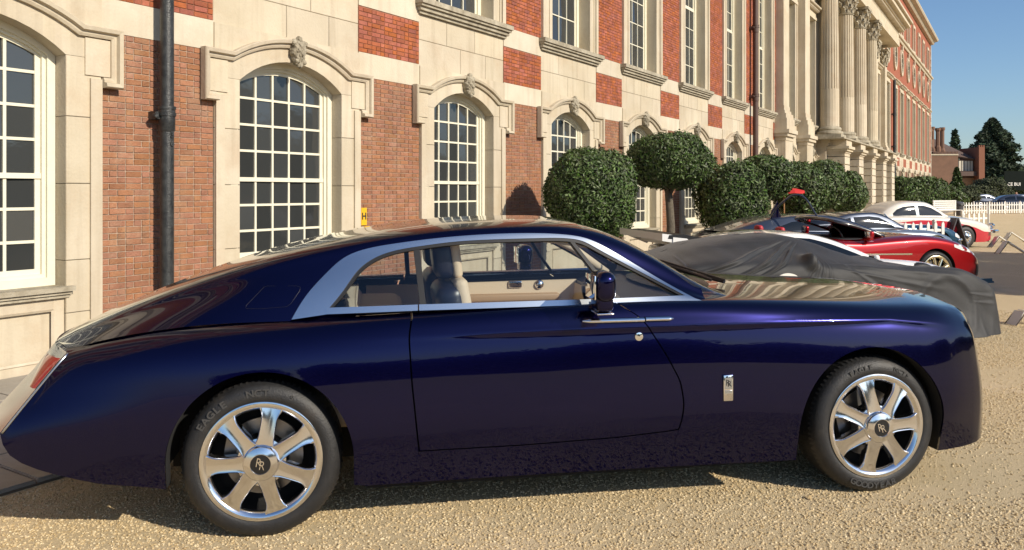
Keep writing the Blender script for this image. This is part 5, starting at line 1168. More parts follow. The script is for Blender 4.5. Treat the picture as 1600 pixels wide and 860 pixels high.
for sd in (-1, 1):
    A = A0.copy(); x = A[...,0]; z = A[...,2]; y = A[...,1]; side = np.clip((.93-z)/.3, 0, 1)*np.clip((y-.6)/.25, 0, 1); D = np.zeros_like(x)
    # tension folds: from a high point down to the hem
    def fold(x0, z0, x1, z1, amp, w_, side_only=True):
        L_ = math.hypot(x1-x0, z1-z0); ux, uz = (x1-x0)/L_, (z1-z0)/L_; t = (x-x0)*ux+(z-z0)*uz; d = -(x-x0)*uz+(z-z0)*ux; k = np.clip(t/L_, -.1, 1.1); env = np.clip(k*6+.4, 0, 1)*np.clip((1.05-k)*5, 0, 1)
        return amp*env*(1 if amp > .021 else .5)*(ridge(d, .62*w_*(.5+.9*k))-.55*ridge(d-1.1*w_*(.5+.9*k), .7*w_*(.5+.9*k)))*(np.clip((y-.35)/.25, 0, 1) if side_only else 1)
    for a in [(.55,1.12,-1.0,.55,.030,.022),(.60,1.10,-.9,.42,.026,.02),(.50,1.14,-1.2,.72,.022,.022),(.62,1.0,.05,.30,.020,.03),(.64,.98,.22,.25,.018,.028),(.66,.96,.40,.25,.02,.025),(.7,.95,.62,.2,.016,.03),(-.95,1.05,-1.35,.3,.02,.03),(-.9,1.05,-.1,1.08,.018,.03),(-.6,1.08,.45,1.12,.02,.025),(.85,.88,1.7,.30,.014,.04),(.8,.86,2.4,.70,.016,.03),(.85,.80,2.1,.55,.014,.035),(2.45,.50,2.85,.44,.009,.03),(2.5,.40,2.85,.36,.008,.03),(1.9,.30,1.5,.02,.02,.04),(1.3,.4,1.2,.02,.02,.05)]: D += fold(*a)
    for k in range(26):
        fx = rs.uniform(-1.4, 3.0); D += .009*ridge(x-fx-(z-.2)*rs.uniform(-.35,.35), rs.uniform(.02,.05))*np.clip((.38-z)/.35, 0, 1)*np.clip((y-.6)/.2, 0, 1)
    # wheel bulges push the cloth out a little, and the cloth sinks between them
    for hx in (-.55, 2.15): D += .016*np.exp(-((np.hypot(x-hx, z-.34)-.36)/.05)**2)*np.clip((y-.6)/.2, 0, 1)
    D -= .03*np.exp(-((x-.8)/.55)**2-((z-.42)/.18)**2)*np.clip((y-.6)/.2, 0, 1)
    D += .004*np.sin(9*x+3*z)*np.sin(7*z+2*x)+.003*np.sin(21*x+11*z+sd)*np.sin(17*z)
    # covered mirror
    D += .13*np.exp(-((x-.46)/.085)**2-((z-.875)/.055)**2)*np.clip((y-.5)/.2, 0, 1)
    A = A+N0*D[...,None]; A[...,2] = np.maximum(A[...,2], .004); parts.append((A, None, 0, sd))
inst('cover', nmesh('cover', parts, 'cover'), cov)
m = MB(); 
for x_ in (-.55, 2.15):
    for sd in (-1, 1): m.lathe([(.32,-.1),(.32,.1),(0.001,.1)], (x_, sd*.82, .32), 'y', n=20)
inst('wheel', m.mesh('wheel', 'tyre'), cov)
# --- slate coupe with one door swung up
root, S, GS = gen_car('slate_coupe', 'slate grey coupe with a blue door swung up above its roof', 14.1, 7.55, 2.72, -.95, 3.45, .95,
    [(-.95,.84),(0,.93),(1.0,.90),(2.0,.88),(2.7,.84),(3.2,.70),(3.45,.55)], [(-.95,.88),(0,.96),(1.2,.95),(2.0,.90),(2.7,.84),(3.2,.70),(3.45,.52)],
    [(-.75,.88,.75,.90,.93),(-.3,.91,.78,1.02,1.06),(.2,.92,.80,1.13,1.19),(.8,.92,.80,1.19,1.25),(1.3,.92,.80,1.19,1.26),(1.7,.91,.84,1.12,1.21),(2.1,.90,.92,.98,1.08),(2.45,.88,1.0,.90,.92)], 'cargrey', wheel=wdark, glass=[dict(x=(.15,2.2), lo=[(.15,.945),(2.25,.925)], hi=[(.15,.97),(.6,1.11),(1.0,1.145),(1.4,1.135),(1.8,1.05),(2.2,.935)])], ws=(1.45,2.35,.62), mirror_x=None)
q = MB(); dpts = [(0,0),(.05,.25),(.22,.50),(.42,.62),(.52,.60),(.68,.35),(.80,.05),(.86,-.02)]
dc = curve_pts(dpts, 30); q.tube([(a, -.03*b, c) for (a, c), b in zip(dc, range(30))], .022, 8); dq = inst('raised_door', q.mesh('raised_door', 'cargrey', smooth=True), root, (.22, -.5, 1.12)); dq.scale = (.74,1,.85); 
q = MB(); q.prism([(0,0),(.35,0),(.24,.28),(.22,.48),(.06,.25)], -.02, .02); inst('door_panel', q.mesh('door_panel', 'navy'), dq)
# --- silver blue classic coupe
root, S, GS = gen_car('classic_coupe', 'silver blue classic coupe with slim pillars and a dark roof', 16.6, 10.6, 2.5, -.95, 3.2, .82,
    [(-.95,.68),(0,.82),(1.2,.80),(2.0,.78),(2.6,.74),(3.0,.60),(3.2,.46)], [(-.95,.72),(0,.86),(1.4,.86),(2.4,.80),(2.9,.66),(3.2,.46)],
    [(-.7,.78,.8,.80,.82),(-.2,.82,.8,.98,1.02),(.3,.83,.82,1.13,1.18),(.8,.83,.82,1.18,1.23),(1.15,.83,.82,1.16,1.22),(1.45,.83,.9,1.02,1.12),(1.75,.83,1.0,.86,.92)], 'carsilver', 'cargrey', wheel=wold, r=.32, glass=[dict(x=(-.15,.42), lo=[(-.15,.86),(.42,.865)], hi=[(-.15,.90),(.1,1.02),(.42,1.10)]), dict(x=(.50,1.5), lo=[(.5,.865),(1.5,.86)], hi=[(.5,1.11),(.9,1.13),(1.15,1.10),(1.35,1.0),(1.5,.88)])], ws=(1.1,1.7,.6))
# --- teal roadster with a wire-thin windscreen
root, S, GS = gen_car('teal_roadster', 'teal blue open classic roadster with a small upright windscreen', 18.6, 12.3, 2.45, -.9, 3.35, .82,
    [(-.9,.62),(0,.80),(1.0,.76),(1.6,.80),(2.45,.80),(2.9,.70),(3.2,.52),(3.35,.40)], [(-.9,.66),(0,.84),(.6,.80),(1.5,.84),(2.4,.82),(2.9,.70),(3.35,.40)], None, 'carblue', wheel=wold, r=.32)
A = [[(1.30-.30*t, v*(1-.06*t), .82+.30*t) for v in np.linspace(-.6, .6, 8)] for t in np.linspace(0, 1, 5)]; inst('windscreen', nmesh('windscreen', [(np.array(A), None, 0, 1)], 'carglass'), root)
q = MB(); q.tube([(1.3,-.62,.80),(1.0,-.58,1.12),(1.0,.58,1.12),(1.3,.62,.80)], .014, 6); inst('windscreen_frame', q.mesh('windscreen_frame', 'chrome', smooth=.8), root)
q = MB(); rbox(q, .1, .5, -.55, .55, .78, .98, .05); inst('seat', q.mesh('seat', 'black', smooth=True), root)
sidepart(root, S, 'headlight', [(2.95,.52,.60),(3.05,.48,.60),(3.15,.46,.55)], 'clearlens', .01); q = MB(); q.tube([(3.05,-.74,.42),(3.30,-.55,.42),(3.38,0,.42),(3.30,.55,.42),(3.05,.74,.42)], .03, 8); inst('bumper', q.mesh('bumper', 'chrome', smooth=True), root)
# --- cream over crimson classic saloon
M8 = lambda x: .05+(x+.7)*.775
root, S, GS = gen_car('two_tone_saloon', 'classic saloon in cream over crimson with chrome bumper and light blue door pillars', 21.2, 14.95, 2.75, -1.1, 3.9, .86,
    [(-1.1,.75),(-.5,.92),(.5,.96),(1.5,.94),(2.2,.92),(2.8,.88),(3.3,.80),(3.7,.66),(3.9,.55)], [(-1.1,.80),(-.3,1.0),(1.8,.99),(2.3,1.0),(3.0,.94),(3.5,.80),(3.9,.60)],
    [(M8(g_[0]),)+g_[1:] for g_ in [(-.7,.92,.8,.95,.98),(-.35,.94,.80,1.15,1.20),(.1,.95,.82,1.29,1.36),(.6,.96,.82,1.34,1.42),(1.1,.96,.82,1.34,1.42),(1.5,.96,.84,1.27,1.37),(1.85,.95,.92,1.10,1.20),(2.15,.94,1.0,.97,1.0)]], 'carcream', 'carcream', wheel=wold, r=.33, glass=[dict(x=(M8(-.2),M8(.78)), lo=[(M8(-.2),.985),(M8(.8),.99)], hi=[(M8(-.2),1.05),(M8(0),1.17),(M8(.3),1.255),(M8(.8),1.29)]), dict(x=(M8(.92),M8(1.92)), lo=[(M8(.9),.99),(M8(1.95),.98)], hi=[(M8(.9),1.29),(M8(1.2),1.28),(M8(1.5),1.21),(M8(1.8),1.07),(M8(1.92),1.0)])], ws=(M8(1.45),M8(2.1),.6), two_tone=([(-1.1,.60),(0,.74),(1.2,.86),(1.9,.84),(2.6,.74),(3.1,.62),(3.4,.50),(3.9,.46)], 'carmaroon'))
M['skyblue'] = mat('light_blue_enamel', (.30,.50,.62), .3, coat=1)
XXp, VVp = np.meshgrid(np.linspace(M8(.79),M8(.91),4), np.linspace(0,1,8)); Tp = GS.tz(XXp, .985+.30*VVp, 0, .95); inst('door_pillar', nmesh('door_pillar', [(GS.P(XXp,Tp)+GS.Nrm(XXp,Tp)*.006, GS.Nrm(XXp,Tp), 0, sd) for sd in (-1,1)], 'skyblue'), root)
q = MB(); q.tube([(3.7,-.84,.50),(3.95,-.7,.50),(4.05,0,.50),(3.95,.7,.50),(3.7,.84,.50)], .05, 8); q.box(3.98,4.08,-.35,-.28,.40,.62); q.box(3.98,4.08,.28,.35,.40,.62); inst('bumper', q.mesh('bumper', 'chrome', smooth=.8), root)
for sd in (-1, 1): q = MB(); q.lathe([(.001,.08),(.06,.06),(.09,0),(.10,-.03)], (3.86, sd*.58, .66), 'x', n=20); inst('headlight', q.mesh('headlight', 'chrome', smooth=True), root)
tts = root
# --- far dark cars behind the picket fence
fars = [('dark_saloon', 'dark saloon parked nearest behind the far picket fence', 84.5, -.2, -.55), ('dark_saloon', 'dark navy saloon beyond the right end of the picket fence', 89.5, -2.2, -.75)]
root, S, GS = gen_car(*fars[0][:2], 21.2, 14.95, 2.75, -1.0, 3.7, .9, [(-1.0,.75),(0,.92),(1.5,.92),(2.8,.86),(3.5,.72),(3.7,.6)], [(-1.0,.85),(0,1.0),(2.0,.98),(3,.9),(3.7,.62)],
    [(-.7,.92,.8,.95,.98),(-.2,.95,.80,1.25,1.30),(.6,.96,.82,1.38,1.45),(1.2,.96,.82,1.36,1.43),(1.7,.95,.9,1.15,1.25),(2.15,.94,1.0,.97,1.0)], 'cargrey', wheel=wdark, glass=[dict(x=(-.1,.75), lo=[(-.2,.99),(.8,.99)], hi=[(-.1,1.15),(.3,1.28),(.8,1.31)]), dict(x=(.85,1.9), lo=[(.9,.99),(1.95,.98)], hi=[(.9,1.31),(1.2,1.29),(1.5,1.2),(1.9,1.0)])], ws=(1.4,2.1,.6), group='dark cars parked beyond the picket fence')
root.location = (84.5, 1.2, 0); root.rotation_euler = (0, 0, -1.2)
for (x, y, rz, lb) in ((93.0, .6, -1.0, 'dark saloon parked behind the person in the lilac shirt'), (97.0, 3.9, -.9, 'dark saloon beyond the left end of the far picket fence, next to the shrubs')):
    c = copy_tree(root); c.location = (x, y, 0); c.rotation_euler = (0, 0, rz); c['label'] = lb
for w_ in (wgold, wdark, wold):
    for ch in list(w_.children_recursive): bpy.data.objects.remove(ch)
    bpy.data.objects.remove(w_)

# ================================================================ FENCES, SIGNS, PARASOL
M['white'] = mat('white_paint', (.78,.76,.70), .5, var=.08, vscale=5)
M['wood'] = mat('varnished_wood', (.45,.24,.10), .5, var=.4, vscale=6)
M['redcloth'] = mat('red_canvas', (.55,.02,.02), .8)
M['greyboard'] = mat('dark_grey_board', (.06,.06,.07), .5)
M['dklegs'] = mat('dark_timber', (.07,.055,.045), .7)
pk = MB(); pk.prism([(-.055,.06),(.055,.06),(.055,.86),(0,.93),(-.055,.86)], -.009, .009); pk = pk.mesh('picket', 'white')
def fence(x0, y0, x1, y1, label, group=None):
    L_ = math.hypot(x1-x0, y1-y0); root = empty('picket_fence', (x0, y0, 0), math.atan2(y1-y0, x1-x0), label=label, category='fence')
    x = .05
    while x < L_: inst('picket', pk, root, (x, 0, 0)); x += .30
    for z in (.25, .66): q = MB(); q.box(0, L_, .01, .04, z, z+.07); inst('rail', q.mesh('rail', 'white'), root)
    x = 0
    while x <= L_+.1: q = MB(); q.box(x-.035, x+.035, .01, .08, 0, .98); inst('post', q.mesh('post', 'white'), root); x += 1.86
    return root
fence(67.5, 3.8, 76.4, -1.7, 'long white picket fence across the far end of the forecourt')
fence(21.9, 2.75, 24.0, 1.55, 'short white picket fence standing in front of the silver blue classic coupe')
fence(34.2, 1.75, 35.6, .95, 'short white picket fence behind the bonnet of the cream and crimson saloon')
m = MB(); m.box(-.03,.03,-.03,.03,0,1.25); ba = empty('fence_post', (34.2, .95, 0), label='single taller white post at the nose of the two tone saloon', category='post'); inst('post_shaft', m.mesh('post_shaft', 'white'), ba)
def easel(x, y, rz, label, sc=1.0, front='white'):
    root = empty('easel_sign', (x, y, 0), rz, label=label, category='sign', group='low display boards on stands in front of the cars'); root.scale = (sc, .6, sc*.62)
    def slab_(nm, x0, z0, x1, z1, t, hw, mt):
        dx, dz = x1-x0, z1-z0; l = math.hypot(dx, dz); nx, nz = -dz/l*t, dx/l*t; q = MB()
        q.add([(x0,-hw,z0),(x0,hw,z0),(x1,hw,z1),(x1,-hw,z1),(x0+nx,-hw,z0+nz),(x0+nx,hw,z0+nz),(x1+nx,hw,z1+nz),(x1+nx,-hw,z1+nz)], [(3,2,1,0),(4,5,6,7),(0,1,5,4),(1,2,6,5),(2,3,7,6),(3,0,4,7)]); return inst(nm, q.mesh(nm, mt), root)
    slab_('board', .52, .01, 0, .50, -.03, .09, 'white')
    slab_('back_panel', -.22, .01, -.02, .48, .015, .13, 'white')
    for s in (-.15, .15):
        q = MB(); q.tube([(-.26,s,0),(.0,s,.47)], .012, 6); inst('leg', q.mesh('leg', 'dklegs'), root)
    return root
easel(12.12, -.02, ca, 'white display board on the gravel at the nose of the covered car', .6)
easel(25.9, .30, ca, 'display board on a stand in front of the silver blue classic coupe', 1.1, 'dklegs')
easel(28.6, .55, ca, 'display board on a stand in front of the teal roadster', 1.1, 'dklegs')
easel(31.6, .25, ca, 'display board on a stand in front of the cream and crimson saloon', 1.1, 'dklegs')
ab = empty('a_board', (27.4, 1.75, 0), ca, label='dark grey folding A-board standing between the teal roadster and the red sports car', category='sign'); ab.scale = (1.2,1.1,1.08)
for s in (-1, 1): q = MB(); q.add([(s*.32,-.3,0),(s*.32,.3,0),(s*.03,.3,.86),(s*.03,-.3,.86),(s*.29,-.3,0),(s*.29,.3,0),(0,.3,.86),(0,-.3,.86)], [(0,1,2,3),(7,6,5,4),(0,4,5,1),(2,6,7,3),(1,5,6,2),(3,7,4,0)]); inst('panel', q.mesh('panel', 'greyboard'), ab)
rd = empty('round_placard', (*XY(4.55, 8.12), 0), ca, label='round white placard standing beside the covered car behind the blue bonnet', category='sign')
q = MB(); q.lathe([(.001,-.012),(.205,-.012),(.205,.0),(.001,.0)], (0,0,.60), 'y', n=48); inst('disc', q.mesh('disc', 'white', smooth=.5), rd); q = MB(); q.tube([(0,.015,0),(0,.015,.60)], .014, 8); q.box(-.15,.15,-.1,.12,0,.02); inst('stand', q.mesh('stand', 'dklegs'), rd)
ps = empty('parasol', (26.1, 6.3, 0), label='red canvas parasol half hidden among the clipped bay trees', category='parasol')
q = MB(); n = 8; R_ = .62; v = [(0,0,1.90)]+[(R_*math.cos(2*PI*i/16), R_*math.sin(2*PI*i/16), 1.74-(.03 if i % 2 else 0)) for i in range(16)]+[(R_*math.cos(2*PI*i/16), R_*math.sin(2*PI*i/16), 1.66-(.02 if i % 2 else 0)) for i in range(16)]
q.add(v, [(0,1+i,1+(i+1) % 16) for i in range(16)]+[(1+i,17+i,17+(i+1) % 16,1+(i+1) % 16) for i in range(16)]); inst('canopy', q.mesh('canopy', 'redcloth'), ps); q = MB(); q.tube([(0,0,0),(0,0,1.89)], .022, 8); inst('pole', q.mesh('pole', 'wood'), ps)
tb = empty('wooden_table', (26.6, 5.35, 0), label='small orange wooden table below the red parasol', category='table')
q = MB(); q.box(-.5,.5,-.35,.35,.68,.72); inst('table_top', q.mesh('table_top', 'wood'), tb)
for a in (-1, 1):
    for b in (-1, 1): q = MB(); q.box(a*.45-.03,a*.45+.03,b*.3-.03,b*.3+.03,0,.68); inst('leg', q.mesh('leg', 'wood'), tb)
bn = empty('white_bench', (62.5, 4.1, 0), -.5, label='white slatted bench just left of the far picket fence', category='bench')
for i in range(5): q = MB(); q.box(-1.3,1.3,.25,.29,.45+.14*i,.55+.14*i); inst('back_slat', q.mesh('back_slat', 'white'), bn)
for i in range(4): q = MB(); q.box(-1.3,1.3,-.25+.125*i,-.15+.125*i,.42,.45); inst('seat_slat', q.mesh('seat_slat', 'white'), bn)
for s in (-1.2, 1.2):
    for y_ in (-.22, .26): q = MB(); q.box(s-.04,s+.04,y_-.03,y_+.03,0,.45 if y_ < 0 else 1.1); inst('leg', q.mesh('leg', 'white'), bn)
bi_ = empty('litter_bin', (64.6, 3.6, 0), label='dark litter bin between the white bench and the picket fence', category='bin')
q = MB(); q.lathe([(.26,0),(.30,.05),(.33,.85),(.34,.88),(.30,.95),(.15,1.02),(.001,1.03)], (0,0,0), n=20); inst('drum', q.mesh('drum', 'greyboard', smooth=.7), bi_); q = MB(); q.lathe([(.345,.70),(.36,.72),(.36,.78),(.345,.80)], (0,0,0), n=20); inst('band', q.mesh('band', 'black', smooth=.7), bi_)
# a visitor beyond the fence
M['skin'] = mat('skin', (.52,.33,.24), .6); M['lilac'] = mat('lilac_shirt', (.30,.30,.48), .8); M['hair'] = mat('dark_hair', (.03,.02,.015), .7); M['trousers'] = mat('dark_trousers', (.04,.045,.06), .8)
def person(x, y, rz, label, shirt='lilac', sc=1.0):
    root = empty('person', (x, y, 0), rz, label=label, category='person'); root.scale = (sc,)*3
    J = {'pel':(0,0,.95,.15),'wai':(0,0,1.10,.13),'che':(0,0,1.32,.155),'nek':(0,0,1.50,.055),'hed':(.01,0,1.60,.085),'top':(.01,0,1.70,.085)}
    E_ = [('pel','wai'),('wai','che'),('che','nek'),('nek','hed'),('hed','top')]
    for s, k in ((1,'l'),(-1,'r')):
        J.update({'hip'+k:(0,s*.09,.90,.10),'kne'+k:(.03,s*.10,.50,.062),'ank'+k:(0,s*.10,.09,.042),'toe'+k:(.14,s*.12,.035,.035),'sho'+k:(0,s*.18,1.42,.06),'elb'+k:(-.02,s*.24,1.14,.042),'wri'+k:(.07,s*.22,.92,.030),'han'+k:(.11,s*.21,.85,.03)})
        E_ += [('pel','hip'+k),('hip'+k,'kne'+k),('kne'+k,'ank'+k),('ank'+k,'toe'+k),('che','sho'+k),('sho'+k,'elb'+k),('elb'+k,'wri'+k),('wri'+k,'han'+k)]
        for i in range(4): J['f%d%s' % (i, k)] = (.125+.008*i, s*(.21+.014*(i-1.5)), .775-.006*abs(i-1), .009); E_.append(('han'+k, 'f%d%s' % (i, k)))
        J['th'+k] = (.15, s*.185, .82, .009); E_.append(('han'+k, 'th'+k))
    ks = list(J); me = bpy.data.meshes.new('body'); me.from_pydata([J[k][:3] for k in ks], [(ks.index(a), ks.index(b)) for a, b in E_], [])
    o = inst('body', me, root); md = o.modifiers.new('skin', 'SKIN')
    if not me.skin_vertices: bmk = bmesh.new(); bmk.from_mesh(me); bmk.verts.layers.skin.verify(); bmk.to_mesh(me); bmk.free()
    sb = o.modifiers.new('sub', 'SUBSURF'); sb.levels = sb.render_levels = 2
    for i, k in enumerate(ks): me.skin_vertices[0].data[i].radius = (J[k][3], J[k][3]) ; me.skin_vertices[0].data[i].use_root = (i == 0)
    dg = bpy.context.evaluated_depsgraph_get(); dg.update(); m2 = bpy.data.meshes.new_from_object(o.evaluated_get(dg)); o.modifiers.clear(); o.data = m2
    for k in ('skin', shirt, 'trousers', 'hair'): m2.materials.append(M[k])
    for p in m2.polygons:
        c = p.center; p.use_smooth = True; p.material_index = 2 if c.z < .98 and abs(c.y) < .19 and not (c.x > .06 and c.z > .6) else (1 if .98 <= c.z < 1.47 and not (abs(c.y) > .2 and c.z < 1.12) else (3 if c.z > 1.66 or (c.z > 1.56 and c.x < -.02) else 0))
    return root
if not bpy.data.meshes: pass
def ensure_skin():
    pass
try:
    person(88.7, .2, 2.6, 'person in a lilac shirt standing among the dark cars beyond the fence')
except Exception as e:
    print('PERSON', e)
# ================================================================ FAR END: brick service range, conifer, shrubs, hoarding
def atp(px_right, Z, z=0): X = px_right*Z; return (X*.5352+Z*.8447, -X*.8447+Z*.5352)
svc = empty('service_range', (*atp(.5268, 110), 0), math.atan2(-.8447, .5352), label='old brown brick range with tall chimneys, tiled roof and a small battlemented tower', category='building')
# local x runs to the right as seen, y away from the viewer
M['oldbrick'] = mat('old_brown_brick', (.21,.115,.075), .95, col2=(.16,.09,.06), vscale=1.5, island=.1); M['tile'] = mat('clay_tiles', (.13,.085,.065), .9, col2=(.09,.06,.05), vscale=2, stretch=(1,1,6)); M['oldred'] = mat('old_red_brick', (.24,.10,.06), .95); M['hoard'] = mat('hoarding_black', (.010,.014,.012), .9, spec=.1); M['plaster'] = mat('white_render', (.66,.60,.48), .8)
def SB(nm, x0, x1, y0, y1, z0, z1, mt, par=None): q = MB(); q.box(x0, x1, y0, y1, z0, z1); return inst(nm, q.mesh(nm, mt), par or svc)
k = 110/1250
def lx_(px): return (px-1458.5)*k
def lz_(py): return 1.7+(300-py)*k
SB('wall', lx_(1440), lx_(1497), 0, 8, 0, lz_(243), 'oldbrick'); 
pw = SB('parapet', lx_(1440), lx_(1497), -.1, .3, lz_(243), lz_(241), 'stone')
for i in range(18): SB('baluster', lx_(1459)+i*.19, lx_(1459)+i*.19+.08, 0, .1, lz_(241), lz_(237), 'oldbrick', pw)
SB('wall', lx_(1497), lx_(1532), 1.5, 8, 0, lz_(249), 'oldbrick')
for i in range(7): 
    f_ = SB('window', lx_(1498)+i*.40, lx_(1498)+i*.40+.36, 1.42, 1.5, lz_(267), lz_(251), 'plaster')
    SB('frame', lx_(1498)+i*.40+.355, lx_(1498)+i*.40+.405, 1.38, 1.5, lz_(267), lz_(251), 'dklegs', f_)
SB('balcony', lx_(1497), lx_(1536), .6, 1.5, lz_(275), lz_(268), 'lead'); SB('boarded_doors', lx_(1503), lx_(1531), 1.40, 1.5, 0, lz_(278), 'wood')
tw = SB('tower', lx_(1531), lx_(1540), .2, 5, 0, lz_(230), 'oldred')
for i in range(3): SB('merlon', lx_(1531)+i*.3, lx_(1531)+i*.3+.17, .2, .5, lz_(230), lz_(227), 'oldred', tw)
q = MB(); q.add([(lx_(1455),1.0,lz_(236)),(lx_(1534),1.0,lz_(249)),(lx_(1534),8,lz_(244)),(lx_(1492),6,lz_(211)),(lx_(1455),6,lz_(200)),(lx_(1455),1.2,lz_(238)),(lx_(1534),1.2,lz_(251))], [(0,1,2,3,4),(0,5,6,1)]); inst('roof', q.mesh('roof', 'tile'), svc)
for cx_, ct, cb in ((1466,197,243),(1475,199,240),(1482,198,245),(1463,200,230)):
    q = MB(); r_ = .28; q.lathe([(r_*1.5,0),(r_*1.5,.9),(r_,1.2),(r_,lz_(ct)-lz_(cb)-.5),(r_*1.35,lz_(ct)-lz_(cb)-.3),(r_*1.35,lz_(ct)-lz_(cb)),(.1,lz_(ct)-lz_(cb))], (lx_(cx_), 1.6, lz_(cb)), n=8); inst('chimney', q.mesh('chimney', 'oldbrick'), svc)
# garden wall behind the bushes
gw = empty('garden_wall', (93, 6.3, 0), math.atan2(-.8447, .5352), label='low brown brick garden wall running right from the palace corner', category='wall'); q = MB(); q.box(-1, 4, 9, 9.4, 0, 2.4); inst('brickwork', q.mesh('brickwork', 'oldbrick'), gw)
def far_tree(name, px, Z, zt, rx, label, mt='hedge', cat='tree', n=5000, ls=.22, seed=1, cone=False, group=None):
    u = (px-800)/1250; x, y = atp(u, Z); root = empty(name, (x, y, 0), label=label, category=cat, group=group)
    if cone:
        r = np.random.RandomState(seed); V = []; 
        h = r.uniform(0, 1, n)**.75; lay = .5+.5*np.abs(np.sin(h*24+r.uniform(0,.4,n))); R = rx*(1-h)**.62*(.42+.58*lay)*np.sqrt(r.uniform(.25, 1, n))*(1+.18*np.sin(3*r.uniform(0,6,1)+h*9)); a = r.uniform(0, 2*PI, n); R *= 1+.24*np.sin(a*3+h*9)+.20*np.sin(a*6+h*21)
        c = np.stack([R*np.cos(a), R*np.sin(a), .6+(zt-.6)*h-.28*R], 1); d = r.normal(size=(n,3)); d[:,2] *= .4; d[:,2] -= .3; d /= np.linalg.norm(d, axis=1)[:,None]; e = np.cross(d, r.normal(size=(n,3))); e /= np.linalg.norm(e, axis=1)[:,None]; s = ls*r.uniform(.5,1.4,n)[:,None]
        Vv = np.stack([c-d*s, c+e*s*.4, c+d*s, c-e*s*.4], 1).reshape(-1,3); me = bpy.data.meshes.new('crown'); me.from_pydata(Vv.tolist(), [], [(4*i,4*i+1,4*i+2,4*i+3) for i in range(n)]); me.materials.append(M[mt]); inst('crown', me, root)
        q = MB(); q.tube([(0,0,0),(0,0,zt*.95)], [.35,.05], 8); inst('trunk', q.mesh('trunk', 'bark'), root)
    else:
        rz = zt*.5; inst('crown', crown_mesh(rx, rz, n, ls, seed, mt, lump=.16, shag=.10), root, (0,0,zt-rz*1.0)); q = MB(); q.tube([(0,0,0),(0,0,zt*.5)], [.2,.1], 6); inst('trunk', q.mesh('trunk', 'bark'), root)
    return root
far_tree('tall_conifer', 1551, 128, 13.4, 5.9, 'tall dark layered conifer rising behind the service range', 'far_conifer', n=17000, ls=.36, seed=3, cone=True)
far_tree('tall_conifer', 1567, 131, 8.6, 3.6, 'lower shoulder of dark conifer right of the tallest one', 'far_conifer', n=8000, ls=.36, seed=5, cone=True)
far_tree('conifer', 1492, 150, 13.4, 2.6, 'sparse dark conifer top showing behind the chimneys', 'conifer', n=1500, ls=.4, seed=4, cone=True)
far_tree('cone_shrub', 1495, 88, 4.4, 1.1, 'upright dark cone shaped shrub in front of the service range', 'leaf', 'shrub', 6000, .14, 6, cone=True)
for i, (px, Z, zt, rx, lb, mt) in enumerate(((1486,80,2.2,1.5,'dark rounded shrub at the foot of the cone shaped one','leaf'),(1505,84,2.1,1.3,'olive rounded shrub right of the cone shaped one','hedge'),(1518,92,2.5,1.8,'pale green shrub before the boarded doors','hedge'),(1530,98,2.2,1.8,'low green shrub below the battlemented tower','hedge'),(1545,100,3.8,1.6,'bright green shrub at the foot of the tower','hedge'),(1556,104,2.3,2.4,'low spreading green shrub under the conifer','hedge'),(1572,118,4.2,3.4,'dark shrubbery under the right side of the conifer','leaf'))):
    far_tree('shrub', px, Z, zt, rx, lb, mt, 'shrub', 3500, .16, 11+i, group='shrubs along the far border')
for i, (px, Z, zt, rx, lb) in enumerate(((1580,175,7.5,6,'dark tree at the far right edge behind the hoarding'),(1597,190,6.4,7,'farthest dark tree cut by the right edge'),(1572,160,6.4,4.5,'dark tree just right of the conifer'),(1540,170,6.0,6,'dark tree hidden low behind the tower'))):
    far_tree('broad_tree', px, Z, zt, rx, lb, 'conifer', 'tree', 5000, .4, 21+i, group='distant trees')
hd = empty('hoarding', (*atp((1586-800)/1250, 112), 0), math.atan2(-.8447, .5352), label='long dark hoarding with small white capital letters at the far right', category='sign')
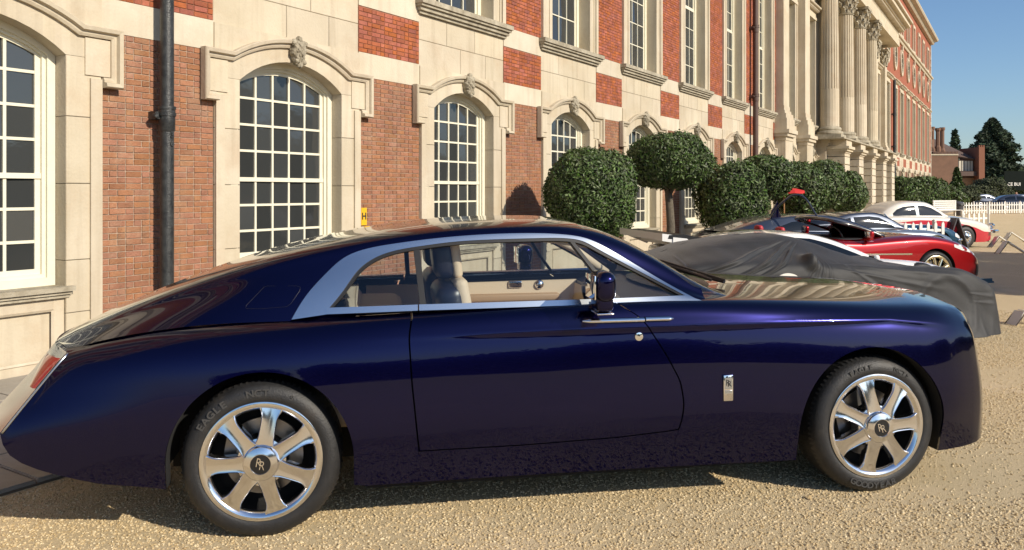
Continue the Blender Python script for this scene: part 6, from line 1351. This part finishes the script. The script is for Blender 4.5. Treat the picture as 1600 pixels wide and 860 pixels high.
q = MB(); q.box(-1.5, 4, 0, .1, 1.9, 4.6); q.box(-1.3,-1.2,.02,.08,0,1.9); q.box(3.6,3.7,.02,.08,0,1.9); inst('panel', q.mesh('panel', 'hoard'), hd); inst('lettering', text_mesh('CE BUI', .62, 'white', .01, bold=.01), hd, (-.15, -.02, 2.75), (PI/2, 0, 0))
# ---- the side of the forecourt behind the camera: out-of-view yews added to cast the shadow band across the gravel, and the park's trees, both seen in the paintwork
for i, (x, y, h, rx) in enumerate(((16.6,-8.4,4.75,1.75),(20.1,-8.5,4.8,1.8),(23.7,-8.4,4.8,1.8))):
    t_ = empty('yew_cone', (x, y, 0), label=['clipped yew nearest the cars, out of the picture to the right','clipped yew in the middle of three, out of the picture to the right','clipped yew farthest along, out of the picture to the right'][i], category='tree', group='clipped yews across the forecourt')
    inst('crown', crown_mesh(rx, h/2, 9000, .16, 30+i, 'conifer', lump=.015, boxy=7), t_, (0,0,h/2+.15)); q = MB(); q.tube([(0,0,0),(0,0,1)], .2, 8); inst('trunk', q.mesh('trunk', 'bark'), t_)
park = None; bm = MB(); r = random.Random(8); srcs = [crown_mesh(1, 1, 1400, .10, 50+i, 'conifer', lump=.16, shag=.12) for i in range(3)]
rows = []
for i in range(64):
    a = r.uniform(-2.95, -.12)if i else -1.5; d = r.uniform(75, 120); x = 6+d*math.cos(a); y = d*math.sin(a)
    if y > -30 or x > 150: continue
    rows.append((x, y, r.uniform(7, 12), r.uniform(6.0, 10.5), r.randrange(3)))
bmm = bmesh.new()
for x, y, h, w_, k_ in rows:
    me = srcs[k_].copy(); me.transform(Matrix.Translation((x, y, h*.45)) @ Matrix.Diagonal((w_, w_, h*.55, 1))); bmm.from_mesh(me); bpy.data.meshes.remove(me)
pm_ = bpy.data.meshes.new('park_trees'); bmm.to_mesh(pm_); bmm.free(); pm_.materials.append(M['conifer']); pm_.materials.append(M['leafdark']); inst('park_trees', pm_, kind='stuff', label='belt of park trees on the far side of the garden behind the viewer')
